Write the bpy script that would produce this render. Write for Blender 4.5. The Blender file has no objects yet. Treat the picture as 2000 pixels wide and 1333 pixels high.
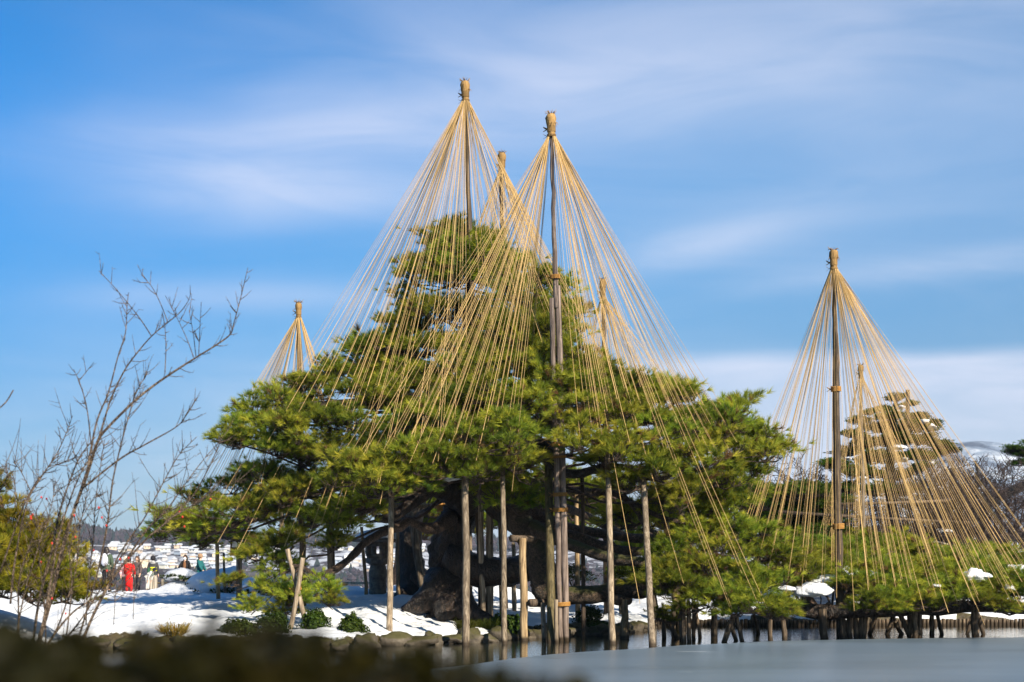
import bpy, bmesh, math, random
import numpy as np
from mathutils import Vector, Matrix

R = math.radians
rng = np.random.default_rng(7)
random.seed(7)
scene = bpy.context.scene
COL = scene.collection

# ------------------------------------------------------------------ camera
F = 2778.0          # focal length in photo pixels (50 mm on 36 mm)
HC = 1.7            # lens height above the pond
HZ = 1118.0         # photo row of the horizon
cam_d = bpy.data.cameras.new('camera')
cam = bpy.data.objects.new('camera', cam_d)
COL.objects.link(cam)
cam.location = (0, 0, HC)
cam.rotation_euler = (R(90), 0, 0)
cam_d.lens = 50
cam_d.sensor_width = 36
cam_d.shift_y = (HZ - 666.5) / 2000
cam_d.clip_start = 0.05
cam_d.clip_end = 20000
cam_d.dof.use_dof = True
cam_d.dof.focus_distance = 36.5
cam_d.dof.aperture_fstop = 2.0
scene.camera = cam

# ------------------------------------------------------------------ world, sun, exposure
SUN_AZ, SUN_EL = 144.0, 32.0       # clockwise from the view direction
world = bpy.data.worlds.new('World')
scene.world = world
world.use_nodes = True
wt = world.node_tree
wt.nodes.clear()
wn = wt.nodes.new


def wm(op, a, b=None, c=None, clamp=False):
    n = wn('ShaderNodeMath'); n.operation = op; n.use_clamp = clamp
    for i, v in enumerate((a, b, c)):
        if v is None:
            continue
        if isinstance(v, (int, float)):
            n.inputs[i].default_value = v
        else:
            wt.links.new(v, n.inputs[i])
    return n.outputs[0]


def wmr(v, a, b, lo=0.0, hi=1.0, smooth=True):
    n = wn('ShaderNodeMapRange')
    n.interpolation_type = 'SMOOTHSTEP' if smooth else 'LINEAR'
    n.inputs['From Min'].default_value = a; n.inputs['From Max'].default_value = b
    n.inputs['To Min'].default_value = lo; n.inputs['To Max'].default_value = hi
    wt.links.new(v, n.inputs['Value'])
    return n.outputs['Result']


sky = wn('ShaderNodeTexSky')
sky.sky_type = 'NISHITA'
sky.sun_disc = False
sky.sun_elevation = R(SUN_EL)
sky.sun_rotation = R(SUN_AZ)
sky.altitude = 60
sky.air_density = 1.0
sky.dust_density = 0.6
sky.ozone_density = 2.0
tc = wn('ShaderNodeTexCoord')
sep = wn('ShaderNodeSeparateXYZ')
wt.links.new(tc.outputs['Generated'], sep.inputs[0])
az = wm('ARCTAN2', sep.outputs[0], sep.outputs[1])
el = wm('ARCSINE', sep.outputs[2])
# colour grading of the clear sky: deeper blue, as through a polariser
gm = wn('ShaderNodeGamma'); gm.inputs[1].default_value = 1.0
wt.links.new(sky.outputs[0], gm.inputs[0])
tint = wn('ShaderNodeMix'); tint.data_type = 'RGBA'; tint.blend_type = 'MULTIPLY'
tint.inputs['Factor'].default_value = 1.0
wt.links.new(gm.outputs[0], tint.inputs['A'])
pol = wmr(wm('SUBTRACT', az, wm('MULTIPLY', el, 1.1)), -0.76, -0.12, 0.0, 1.0)
polm = wn('ShaderNodeMix'); polm.data_type = 'RGBA'
wt.links.new(pol, polm.inputs['Factor'])
polm.inputs['A'].default_value = (0.0, 0.60, 1.06, 1)
polm.inputs['B'].default_value = (0.42, 0.875, 1.12, 1)
lowc = wn('ShaderNodeMix'); lowc.data_type = 'RGBA'     # thicker, duller air toward the horizon
wt.links.new(wmr(el, 0.0, 0.34), lowc.inputs['Factor'])
lowc.inputs['A'].default_value = (0.56, 0.455, 0.51, 1); lowc.inputs['B'].default_value = (1, 1, 1, 1)
lowm = wn('ShaderNodeMix'); lowm.data_type = 'RGBA'; lowm.blend_type = 'MULTIPLY'; lowm.inputs['Factor'].default_value = 1.0
wt.links.new(polm.outputs['Result'], lowm.inputs['A']); wt.links.new(lowc.outputs['Result'], lowm.inputs['B'])
wt.links.new(lowm.outputs['Result'], tint.inputs['B'])


def wnoise(scale, rot, sc, detail=5, rough=0.55, dist=0.0, loc=(0, 0, 0)):
    mp = wn('ShaderNodeMapping')
    mp.inputs['Rotation'].default_value = rot
    mp.inputs['Scale'].default_value = sc
    mp.inputs['Location'].default_value = loc
    wt.links.new(tc.outputs['Generated'], mp.inputs[0])
    nz = wn('ShaderNodeTexNoise')
    nz.inputs['Scale'].default_value = scale
    nz.inputs['Detail'].default_value = detail
    nz.inputs['Roughness'].default_value = rough
    nz.inputs['Distortion'].default_value = dist
    wt.links.new(mp.outputs[0], nz.inputs['Vector'])
    return nz.outputs['Fac']


n_big = wnoise(2.6, (0, R(14), 0), (1, 1, 2.6), 3, 0.45, 0.4, (0.35, 0, 0.1))
n_fib = wnoise(6.0, (0, R(12), 0), (0.8, 0.8, 4.2), 5, 0.52, 0.8)
cir = wm('ADD', wm('MULTIPLY', n_big, 0.72), wm('MULTIPLY', n_fib, 0.34))
# cirrus veil thins toward the left
lr = wmr(az, -0.42, -0.05, 0.0, 1.0)
cir = wmr(cir, 0.42, 0.72)
cir = wm('MULTIPLY', cir, wm('MULTIPLY_ADD', lr, 0.19, 0.01))


def blob(a0, e0, ra, re, slope, amt):
    da = wm('SUBTRACT', az, a0)
    de = wm('SUBTRACT', wm('SUBTRACT', el, e0), wm('MULTIPLY', da, slope))
    q = wm('ADD', wm('POWER', wm('DIVIDE', wm('ABSOLUTE', da), ra), 2.0), wm('POWER', wm('DIVIDE', wm('ABSOLUTE', de), re), 2.0))
    g = wm('POWER', 2.71828, wm('MULTIPLY', q, -1.0))
    return wm('MULTIPLY', g, wm('MULTIPLY', wmr(n_fib, 0.25, 0.75, 0.62, 1.12), amt))


acc = cir
for b in ((-0.16, 0.258, 0.11, 0.022, 0.05, 0.42), (0.03, 0.330, 0.26, 0.045, 0.13, 0.30), (-0.12, 0.305, 0.20, 0.020, 0.12, 0.26),
          (0.13, 0.225, 0.08, 0.014, 0.22, 0.28), (0.31, 0.205, 0.13, 0.010, 0.05, 0.26), (-0.19, 0.188, 0.13, 0.012, 0.03, 0.22), (0.30, 0.33, 0.2, 0.05, 0.2, 0.12)):
    acc = wm('ADD', acc, blob(*b))
# low stratus bank over the right-hand horizon, flat-topped, with soft body
n_st = wnoise(6.0, (0, 0, 0), (1, 1, 1), 3, 0.5)
top_e = wm('MULTIPLY_ADD', n_st, 0.012, 0.1475)
d_top = wm('SUBTRACT', top_e, el)
st = wm('MULTIPLY', wmr(d_top, -0.003, 0.012), wmr(az, 0.02, 0.17))
st = wm('MULTIPLY', st, wmr(wm('ADD', d_top, wm('MULTIPLY', n_fib, 0.03)), 0.015, 0.15, 0.50, 0.27))
st = wm('MULTIPLY', st, wmr(n_fib, 0.3, 0.7, 0.80, 1.12))
lowband = wm('MULTIPLY', wmr(el, 0.20, 0.02), wmr(n_fib, 0.3, 0.7, 0.22, 0.40))
acc = wm('ADD', wm('ADD', acc, st), lowband, clamp=True)
acc = wm('MINIMUM', acc, 0.86)
cmix = wn('ShaderNodeMix'); cmix.data_type = 'RGBA'
wt.links.new(acc, cmix.inputs['Factor'])
wt.links.new(tint.outputs['Result'], cmix.inputs['A'])
cmix.inputs['B'].default_value = (6.0, 6.2, 7.3, 1)
bg = wn('ShaderNodeBackground')
bg.inputs['Strength'].default_value = 0.067
wt.links.new(cmix.outputs['Result'], bg.inputs['Color'])
wo = wn('ShaderNodeOutputWorld')
wt.links.new(bg.outputs[0], wo.inputs['Surface'])

sun_d = bpy.data.lights.new('sun', 'SUN')
sun_d.energy = 5.0
sun_d.angle = R(0.5)
sun_d.color = (1.0, 0.89, 0.72)
sun = bpy.data.objects.new('sun', sun_d)
COL.objects.link(sun)
sv = Vector((math.sin(R(SUN_AZ)) * math.cos(R(SUN_EL)), math.cos(R(SUN_AZ)) * math.cos(R(SUN_EL)), math.sin(R(SUN_EL))))
sun.rotation_euler = sv.to_track_quat('Z', 'Y').to_euler()
sun.location = (30, -20, 40)

vs = scene.view_settings
vs.view_transform = 'Standard'
vs.look = 'None'
vs.exposure = 1.08
vs.gamma = 1.0
vs.use_curve_mapping = False
scene.cycles.use_denoising = True
scene.cycles.max_bounces = 6
scene.cycles.diffuse_bounces = 3
scene.cycles.glossy_bounces = 3
scene.cycles.transparent_max_bounces = 8
scene.cycles.volume_bounces = 0


# ------------------------------------------------------------------ helpers
def W(px, py, d):
    return np.array([(px - 1000) * d / F, d, HC + (HZ - py) * d / F])


def tag(o, label=None, cat=None, group=None, kind=None):
    if label: o['label'] = label
    if cat: o['category'] = cat
    if group: o['group'] = group
    if kind: o['kind'] = kind
    return o


def empty(name, loc, label=None, cat=None, group=None, rz=0.0):
    o = bpy.data.objects.new(name, None)
    o.empty_display_size = 0.2
    o.location = loc
    o.rotation_euler = (0, 0, rz)
    COL.objects.link(o)
    return tag(o, label, cat, group)


def link(name, me, parent=None, loc=None):
    o = bpy.data.objects.new(name, me)
    COL.objects.link(o)
    if parent is not None:
        o.parent = parent
        # children are modelled in world space: take the parent's place out again
        if loc is None:
            o.matrix_parent_inverse = Matrix.Translation(-Vector(parent.location))
    if loc is not None:
        o.location = loc
    return o


class MB:
    """collects vertices and faces of ONE mesh"""

    def __init__(self):
        self.v = []; self.f = []; self.m = []; self.n = 0

    def add(self, v, f, mat=0):
        v = np.asarray(v, float)
        self.v.append(v)
        for q in f:
            self.f.append(tuple(int(i) + self.n for i in q)); self.m.append(mat)
        self.n += len(v)
        return self

    def tube(self, pts, rad, n=8, mat=0, cap=True, lump=0.0, seed=0):
        v, f = tube(pts, rad, n, cap, lump, seed)
        return self.add(v, f, mat)

    def box(self, c, s, mat=0, rot=None):
        c = np.asarray(c, float); s = np.asarray(s, float) / 2
        v = np.array([[x, y, z] for x in (-1, 1) for y in (-1, 1) for z in (-1, 1)], float) * s
        if rot is not None:
            v = v @ np.array(rot.to_3x3()).T if isinstance(rot, Matrix) else v @ rot.T
        return self.add(v + c, [(0, 1, 3, 2), (4, 6, 7, 5), (0, 4, 5, 1), (2, 3, 7, 6), (0, 2, 6, 4), (1, 5, 7, 3)], mat)

    def ball(self, c, r, seg=12, rings=8, mat=0, lump=0.0, seed=0, flat_bottom=None):
        r = np.asarray(r, float) * np.ones(3)
        v = [(0, 0, 1.0)]
        for i in range(1, rings):
            t = math.pi * i / rings
            for j in range(seg):
                p = 2 * math.pi * j / seg
                v.append((math.sin(t) * math.cos(p), math.sin(t) * math.sin(p), math.cos(t)))
        v.append((0, 0, -1.0))
        v = np.array(v)
        if lump:
            k = 1 + lump * (vnoise3(v * 1.7 + seed * 7.3) * 2 - 1) + lump * 0.5 * (vnoise3(v * 4.1 + seed * 3.1) * 2 - 1)
            v = v * k[:, None]
        if flat_bottom is not None:
            v[:, 2] = np.maximum(v[:, 2], flat_bottom)
        f = []
        for j in range(seg):
            f.append((0, 1 + j, 1 + (j + 1) % seg))
        for i in range(rings - 2):
            for j in range(seg):
                a = 1 + i * seg + j; b = 1 + i * seg + (j + 1) % seg
                f.append((a, a + seg, b + seg, b))
        e = len(v) - 1; s0 = 1 + (rings - 2) * seg
        for j in range(seg):
            f.append((e, s0 + (j + 1) % seg, s0 + j))
        return self.add(v * r + np.asarray(c, float), f, mat)

    def lathe(self, c, prof, n=20, mat=0, sx=1.0, sy=1.0):
        v = []; f = []
        for r, z in prof:
            for j in range(n):
                a = 2 * math.pi * j / n
                v.append((r * sx * math.cos(a), r * sy * math.sin(a), z))
        for i in range(len(prof) - 1):
            for j in range(n):
                k = (j + 1) % n
                f.append((i * n + j, i * n + k, (i + 1) * n + k, (i + 1) * n + j))
        f.append(tuple(range(n - 1, -1, -1))); f.append(tuple((len(prof) - 1) * n + j for j in range(n)))
        return self.add(np.array(v) + np.asarray(c, float), f, mat)

    def mesh(self, name, mats, smooth=True):
        me = bpy.data.meshes.new(name)
        me.from_pydata(np.concatenate(self.v).tolist() if self.v else [], [], self.f)
        for m in (mats if isinstance(mats, (list, tuple)) else [mats]):
            me.materials.append(m)
        me.polygons.foreach_set('material_index', np.array(self.m, np.int32))
        me.polygons.foreach_set('use_smooth', np.full(len(self.f), smooth, bool))
        me.update()
        return me

    def obj(self, name, mats, parent=None, smooth=True):
        return link(name, self.mesh(name, mats, smooth), parent)


def tube(pts, rad, n=8, cap=True, lump=0.0, seed=0):
    pts = np.asarray(pts, float)
    k = len(pts)
    rad = np.asarray(rad, float) * np.ones(k)
    t = np.gradient(pts, axis=0)
    t /= np.linalg.norm(t, axis=1)[:, None] + 1e-12
    u = np.cross(t[0], (0.3, 0.9, 0.1) if abs(t[0][1]) < 0.8 else (1, 0, 0)); u /= np.linalg.norm(u)
    ang = np.arange(n) * 2 * math.pi / n
    V = []
    for i in range(k):
        u = u - t[i] * np.dot(u, t[i]); u /= np.linalg.norm(u) + 1e-12
        w = np.cross(t[i], u)
        V.append(pts[i] + rad[i] * (np.cos(ang)[:, None] * u + np.sin(ang)[:, None] * w))
    V = np.array(V)
    if lump:
        fl = V.reshape(-1, 3)
        q = (vnoise3(fl * 3.0 + seed) * 2 - 1) + 0.6 * (vnoise3(fl * 8.0 + seed) * 2 - 1) + 0.35 * (vnoise3(fl * 17.0 + seed) * 2 - 1)
        d = (V - pts[:, None, :]).reshape(-1, 3)
        V = (fl + d * (q * lump)[:, None]).reshape(k, n, 3)
    f = []
    for i in range(k - 1):
        for j in range(n):
            j2 = (j + 1) % n
            f.append((i * n + j, i * n + j2, (i + 1) * n + j2, (i + 1) * n + j))
    V = V.reshape(-1, 3)
    if cap:
        f.append(tuple(range(n - 1, -1, -1))); f.append(tuple((k - 1) * n + j for j in range(n)))
    return V, f


def _hash(a, b, c):
    h = np.sin(a * 127.1 + b * 311.7 + c * 74.7) * 43758.5453
    return h - np.floor(h)


def vnoise3(p):
    i = np.floor(p); fr = p - i
    fr = fr * fr * (3 - 2 * fr)
    x, y, z = i[:, 0], i[:, 1], i[:, 2]
    r = 0
    for dx in (0, 1):
        for dy in (0, 1):
            for dz in (0, 1):
                wgt = (fr[:, 0] if dx else 1 - fr[:, 0]) * (fr[:, 1] if dy else 1 - fr[:, 1]) * (fr[:, 2] if dz else 1 - fr[:, 2])
                r = r + wgt * _hash(x + dx, y + dy, z + dz)
    return r


def fbm(x, y, sc, oct=4, seed=0.0):
    p = np.stack([np.ravel(x) * sc, np.ravel(y) * sc, np.full(np.size(x), seed)], 1)
    a = 1.0; r = 0; tot = 0
    for _ in range(oct):
        r = r + a * (vnoise3(p) * 2 - 1); tot += a
        p = p * 2.03 + 11.7; a *= 0.5
    return (r / tot).reshape(np.shape(x))


def sst(a, b, x):
    t = np.clip((x - a) / (b - a), 0, 1)
    return t * t * (3 - 2 * t)


def curve(pts, k=10):
    """smooth Catmull-Rom path through control points"""
    p = np.asarray(pts, float)
    if len(p) < 3:
        t = np.linspace(0, 1, k)[:, None]
        return p[0] * (1 - t) + p[-1] * t
    q = np.vstack([2 * p[0] - p[1], p, 2 * p[-1] - p[-2]])
    out = []
    m = max(2, int(round(k / (len(p) - 1))))
    for i in range(len(p) - 1):
        a, b, c, d = q[i:i + 4]
        for t in np.arange(m) / m:
            out.append(0.5 * (2 * b + (c - a) * t + (2 * a - 5 * b + 4 * c - d) * t * t + (3 * b - a - 3 * c + d) * t ** 3))
    out.append(p[-1])
    return np.array(out)


ORD = 'first second third fourth fifth sixth seventh eighth ninth tenth eleventh twelfth thirteenth fourteenth fifteenth sixteenth seventeenth eighteenth nineteenth twentieth'.split()
TENS = ['', '', 'twenty', 'thirty', 'forty', 'fifty']


def ordinal(i):
    if i < 20: return ORD[i]
    n = i + 1
    if n % 10 == 0: return TENS[n // 10][:-1] + 'ieth'
    return TENS[n // 10] + '-' + ORD[n % 10 - 1]


# ------------------------------------------------------------------ materials
def mat(name):
    m = bpy.data.materials.new(name)
    m.use_nodes = True
    m.node_tree.nodes.clear()
    return m, m.node_tree


class NT:
    def __init__(self, name):
        self.m, self.t = mat(name)
        self.out = self.t.nodes.new('ShaderNodeOutputMaterial')
        self.p = self.t.nodes.new('ShaderNodeBsdfPrincipled')
        self.t.links.new(self.p.outputs[0], self.out.inputs['Surface'])
        self.c = None

    def n(self, typ, **kw):
        x = self.t.nodes.new(typ)
        for k, v in kw.items(): setattr(x, k, v)
        return x

    def l(self, a, b): self.t.links.new(a, b)

    def coord(self, kind='Object', scale=(1, 1, 1)):
        c = self.n('ShaderNodeTexCoord')
        m = self.n('ShaderNodeMapping'); m.inputs['Scale'].default_value = scale
        self.l(c.outputs[kind], m.inputs[0])
        return m.outputs[0]

    def pos(self, scale=(1, 1, 1)):
        g = self.n('ShaderNodeNewGeometry')
        m = self.n('ShaderNodeMapping'); m.inputs['Scale'].default_value = scale
        self.l(g.outputs['Position'], m.inputs[0])
        return m.outputs[0]

    def noise(self, vec, scale=5, detail=5, rough=0.55, dist=0):
        x = self.n('ShaderNodeTexNoise')
        x.inputs['Scale'].default_value = scale; x.inputs['Detail'].default_value = detail
        x.inputs['Roughness'].default_value = rough; x.inputs['Distortion'].default_value = dist
        self.l(vec, x.inputs['Vector'])
        return x.outputs['Fac']

    def ramp(self, fac, stops):
        x = self.n('ShaderNodeValToRGB')
        e = x.color_ramp.elements
        while len(e) < len(stops): e.new(0.5)
        for el_, (p, c) in zip(e, stops):
            el_.position = p; el_.color = (*c, 1)
        self.l(fac, x.inputs[0])
        return x.outputs[0]

    def mix(self, fac, a, b, blend='MIX'):
        x = self.n('ShaderNodeMix', data_type='RGBA', blend_type=blend)
        for k, v in (('Factor', fac), ('A', a), ('B', b)):
            if isinstance(v, (int, float)): x.inputs[k].default_value = v
            elif isinstance(v, tuple): x.inputs[k].default_value = (*v, 1)
            else: self.l(v, x.inputs[k])
        return x.outputs['Result']

    def math(self, op, a, b=0.0, clamp=False):
        x = self.n('ShaderNodeMath', operation=op, use_clamp=clamp)
        for i, v in enumerate((a, b)):
            if isinstance(v, (int, float)): x.inputs[i].default_value = v
            else: self.l(v, x.inputs[i])
        return x.outputs[0]

    def rng(self, v, a, b, lo=0, hi=1):
        x = self.n('ShaderNodeMapRange', interpolation_type='SMOOTHSTEP')
        for k, w in (('From Min', a), ('From Max', b), ('To Min', lo), ('To Max', hi)): x.inputs[k].default_value = w
        self.l(v, x.inputs['Value'])
        return x.outputs['Result']

    def base(self, c):
        if isinstance(c, tuple): self.p.inputs['Base Color'].default_value = (*c, 1)
        else: self.l(c, self.p.inputs['Base Color'])
        return self

    def rough(self, v, spec=0.3):
        self.p.inputs['Roughness'].default_value = v
        self.p.inputs['Specular IOR Level'].default_value = spec
        return self

    def bump(self, h, strength=0.5, dist=0.02):
        b = self.n('ShaderNodeBump')
        b.inputs['Strength'].default_value = strength; b.inputs['Distance'].default_value = dist
        self.l(h, b.inputs['Height'])
        self.l(b.outputs[0], self.p.inputs['Normal'])
        return self

    def rand(self):
        return self.n('ShaderNodeObjectInfo').outputs['Random']

    def attr(self, name):
        return self.n('ShaderNodeAttribute', attribute_name=name).outputs['Color']


def needle_mat(name, gain=1.0, hue=(1, 1, 1), trans=0.48):
    t = NT(name)
    a = t.attr('tint')
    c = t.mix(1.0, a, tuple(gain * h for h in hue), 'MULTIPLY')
    r = t.rng(t.rand(), 0, 1, 0.72, 1.28)
    cc = t.n('ShaderNodeVectorMath', operation='SCALE'); t.l(c, cc.inputs[0]); t.l(r, cc.inputs['Scale'])
    hs = t.n('ShaderNodeHueSaturation'); hs.inputs['Saturation'].default_value = 0.97
    t.l(t.rng(t.math('FRACT', t.math('MULTIPLY', t.rand(), 17.3)), 0, 1, 0.478, 0.515), hs.inputs['Hue']); t.l(cc.outputs[0], hs.inputs['Color'])
    cc = hs
    t.base(cc.outputs[0]).rough(0.55, 0.12)
    tr = t.n('ShaderNodeBsdfTranslucent'); t.l(cc.outputs[0], tr.inputs['Color'])
    mx = t.n('ShaderNodeMixShader'); mx.inputs[0].default_value = trans
    t.l(t.p.outputs[0], mx.inputs[1]); t.l(tr.outputs[0], mx.inputs[2]); t.l(mx.outputs[0], t.out.inputs['Surface'])
    return t.m


M_NEEDLE = needle_mat('pine_needles')
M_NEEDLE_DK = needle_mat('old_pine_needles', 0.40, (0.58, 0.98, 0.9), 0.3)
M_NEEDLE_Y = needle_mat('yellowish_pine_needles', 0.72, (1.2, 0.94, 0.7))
M_LEAF = needle_mat('broad_leaves', 0.2, (0.7, 0.95, 0.8), 0.2)
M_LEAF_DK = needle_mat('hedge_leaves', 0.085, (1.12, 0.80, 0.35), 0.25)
M_GRASS = needle_mat('grass_blades', 0.3)
M_STRAWG = needle_mat('dry_grass', 0.7, (2.4, 1.5, 2.0), 0.3)


def bark_mat(name, c1, c2, sc=(9, 9, 3), moss=0.0, gloss=0.6):
    t = NT(name)
    v = t.pos(sc)
    n1 = t.noise(v, 1.0, 7, 0.65, 0.6)
    n2 = t.noise(t.pos(tuple(x * 3.1 for x in sc)), 1.0, 5, 0.7, 1.2)
    h = t.math('ADD', t.math('MULTIPLY', n2, 0.5), t.math('MULTIPLY', n1, 0.7))
    dv = t.n('ShaderNodeTexNoise'); dv.inputs['Scale'].default_value = 1.2; dv.inputs['Detail'].default_value = 3; t.l(v, dv.inputs['Vector'])
    av = t.n('ShaderNodeVectorMath', operation='MULTIPLY_ADD'); t.l(dv.outputs['Color'], av.inputs[0]); av.inputs[1].default_value = (1.6, 1.6, 1.6); t.l(v, av.inputs[2])
    vo = t.n('ShaderNodeTexVoronoi', feature='DISTANCE_TO_EDGE'); vo.inputs['Scale'].default_value = 1.5; t.l(av.outputs[0], vo.inputs['Vector'])
    h = t.math('ADD', h, t.math('MULTIPLY', t.math('SUBTRACT', t.rng(vo.outputs['Distance'], 0, 0.16), 0.6), 0.22))
    c = t.ramp(h, [(0.42, tuple(x * 0.3 for x in c1)), (0.62, c1), (0.76, c2)])
    if moss:
        g = t.n('ShaderNodeNewGeometry'); s = t.n('ShaderNodeSeparateXYZ'); t.l(g.outputs['Normal'], s.inputs[0])
        mm = t.math('ADD', s.outputs[2], t.math('MULTIPLY', t.noise(t.pos((2.2, 2.2, 2.2)), 1, 4), 1.3))
        c = t.mix(t.rng(mm, 0.75, 1.25, 0, moss), c, (0.055, 0.06, 0.012))
    t.base(c).rough(gloss, 0.4).bump(h, 1.0, 0.09)
    return t.m


M_BARK = bark_mat('pine_bark', (0.013, 0.009, 0.007), (0.045, 0.028, 0.019), (6, 6, 2.4), 0.0, 0.45)
M_BARK_BR = bark_mat('branch_bark', (0.050, 0.033, 0.023), (0.15, 0.095, 0.065), (14, 14, 14))
M_BARK_MOSS = bark_mat('mossy_bark', (0.052, 0.036, 0.024), (0.12, 0.08, 0.05), (8, 8, 8), 0.85)
M_TWIG = bark_mat('bare_twigs', (0.060, 0.038, 0.034), (0.12, 0.08, 0.066), (12, 12, 12))
M_STEM = bark_mat('shrub_stems', (0.12, 0.08, 0.052), (0.30, 0.215, 0.14), (18, 18, 9))


def wood_mat(name, c1, c2, c3, sc=(26, 26, 1.3)):
    t = NT(name)
    o = t.n('ShaderNodeObjectInfo')
    v = t.n('ShaderNodeVectorMath', operation='ADD')
    off = t.n('ShaderNodeCombineXYZ'); t.l(t.math('MULTIPLY', o.outputs['Random'], 37.0), off.inputs[2]); t.l(t.math('MULTIPLY', o.outputs['Random'], 91.0), off.inputs[0])
    t.l(t.pos(sc), v.inputs[0]); t.l(off.outputs[0], v.inputs[1])
    g = t.noise(v.outputs[0], 1.0, 6, 0.65, 0.4)
    b = t.noise(t.pos((1.1, 1.1, 1.1)), 1.6, 4, 0.6)
    ck = t.noise(t.pos((55, 55, 0.7)), 1.0, 4, 0.6, 0.3)
    kn = t.noise(t.pos((9, 9, 5)), 1.0, 3, 0.5)
    c = t.ramp(g, [(0.34, c1), (0.5, c2), (0.64, c3)])
    c = t.mix(t.rng(ck, 0.36, 0.30), c, tuple(0.3 * x for x in c1))
    c = t.mix(t.rng(kn, 0.68, 0.74), c, tuple(0.6 * x for x in c1))
    c = t.mix(t.rng(b, 0.42, 0.7, 0, 0.6), c, tuple(0.45 * x for x in c2))
    r = t.rng(o.outputs['Random'], 0, 1, 0.75, 1.2)
    cc = t.n('ShaderNodeVectorMath', operation='SCALE'); t.l(c, cc.inputs[0]); t.l(r, cc.inputs['Scale'])
    # damp foot just above the water
    z = t.n('ShaderNodeSeparateXYZ'); t.l(t.pos(), z.inputs[0])
    wet = t.rng(t.math('ADD', z.outputs[2], t.math('MULTIPLY', b, 0.15)), 0.12, 0.22)
    c2_ = t.mix(wet, (0.035, 0.024, 0.014), cc.outputs[0])
    t.base(c2_).rough(0.75, 0.25).bump(g, 0.6, 0.015)
    return t.m


M_POST = wood_mat('weathered_post', (0.06, 0.042, 0.028), (0.19, 0.145, 0.098), (0.33, 0.265, 0.19))
M_POST_TAN = wood_mat('tan_post', (0.08, 0.05, 0.025), (0.22, 0.15, 0.08), (0.36, 0.265, 0.15))
M_POST_OLIVE = wood_mat('olive_post', (0.035, 0.026, 0.01), (0.09, 0.07, 0.028), (0.16, 0.125, 0.06))
M_POST_PINK = wood_mat('stripped_log', (0.06, 0.042, 0.035), (0.20, 0.15, 0.122), (0.32, 0.25, 0.21))
M_POST_DK = wood_mat('dark_pole', (0.025, 0.018, 0.012), (0.07, 0.05, 0.035), (0.17, 0.12, 0.08))
M_PILE = wood_mat('dark_pile', (0.02, 0.015, 0.01), (0.065, 0.046, 0.03), (0.20, 0.145, 0.095))
M_FENCE = wood_mat('fence_wood', (0.12, 0.1, 0.07), (0.3, 0.25, 0.18), (0.42, 0.36, 0.27))


def straw_mat(name, c1, c2, sc=(60, 60, 6)):
    t = NT(name)
    g = t.noise(t.pos(sc), 1.0, 5, 0.7)
    c = t.ramp(g, [(0.3, c1), (0.65, c2)])
    r = t.rng(t.rand(), 0, 1, 0.7, 1.2)
    cc = t.n('ShaderNodeVectorMath', operation='SCALE'); t.l(c, cc.inputs[0]); t.l(r, cc.inputs['Scale'])
    t.base(cc.outputs[0]).rough(0.8, 0.2).bump(g, 0.8, 0.02)
    return t.m


M_ROPE = straw_mat('straw_rope', (0.30, 0.185, 0.070), (0.60, 0.41, 0.18), (40, 40, 40))
M_STRAW = straw_mat('straw_cap', (0.12, 0.068, 0.022), (0.40, 0.25, 0.10), (70, 70, 5))
M_BIND = straw_mat('rope_binding', (0.22, 0.10, 0.025), (0.42, 0.22, 0.06), (20, 20, 120))


def snow_mat(name='snow', bare=False):
    t = NT(name)
    v = t.pos()
    n1 = t.noise(v, 1.3, 6, 0.6); n2 = t.noise(v, 9.0, 4, 0.6)
    h = t.math('ADD', n1, t.math('MULTIPLY', n2, 0.22))
    c = t.ramp(n1, [(0.3, (0.50, 0.525, 0.565)), (0.6, (0.60, 0.615, 0.635))])
    t.rough(0.6, 0.3)
    if bare:
        a = t.n('ShaderNodeAttribute', attribute_name='bare').outputs['Fac']
        f = t.rng(t.math('ADD', a, t.math('MULTIPLY', t.math('SUBTRACT', t.noise(v, 2.6, 5, 0.65), 0.5), 0.9)), 0.42, 0.55)
        soil = t.ramp(t.noise(v, 5, 6, 0.65), [(0.3, (0.018, 0.012, 0.006)), (0.55, (0.05, 0.038, 0.014)), (0.75, (0.06, 0.075, 0.018))])
        c = t.mix(f, c, soil)
    fl = t.noise(t.pos((22, 22, 22)), 1.0, 3, 0.6); fp = t.noise(v, 0.9, 3, 0.6)
    c = t.mix(t.math('MULTIPLY', t.rng(fl, 0.70, 0.76), t.rng(fp, 0.42, 0.62)), c, (0.13, 0.09, 0.05))
    t.base(c).bump(h, 0.9, 0.16)
    t.p.inputs['Subsurface Weight'].default_value = 0.0
    return t.m


M_SNOW = snow_mat()
M_BANK = snow_mat('snow_and_soil', True)

t = NT('rock')
v = t.pos()
n1 = t.noise(v, 3.5, 6, 0.65)
g = t.n('ShaderNodeNewGeometry'); s = t.n('ShaderNodeSeparateXYZ'); t.l(g.outputs['Normal'], s.inputs[0])
c = t.ramp(n1, [(0.3, (0.03, 0.024, 0.018)), (0.6, (0.10, 0.082, 0.06)), (0.8, (0.19, 0.165, 0.13))])
ms = t.rng(t.math('ADD', s.outputs[2], t.math('MULTIPLY', t.noise(v, 2.2, 4), 1.2)), 0.9, 1.5, 0, 0.85)
t.base(t.mix(ms, c, (0.045, 0.042, 0.009))).rough(0.8, 0.3).bump(n1, 0.9, 0.08)
M_ROCK = t.m

t = NT('lantern_stone')
v = t.pos()
n1 = t.noise(v, 7, 6, 0.7)
t.base(t.ramp(n1, [(0.3, (0.075, 0.062, 0.05)), (0.55, (0.19, 0.155, 0.12)), (0.75, (0.27, 0.235, 0.19))])).rough(0.85, 0.2).bump(n1, 0.7, 0.03)
M_STONE = t.m

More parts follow.
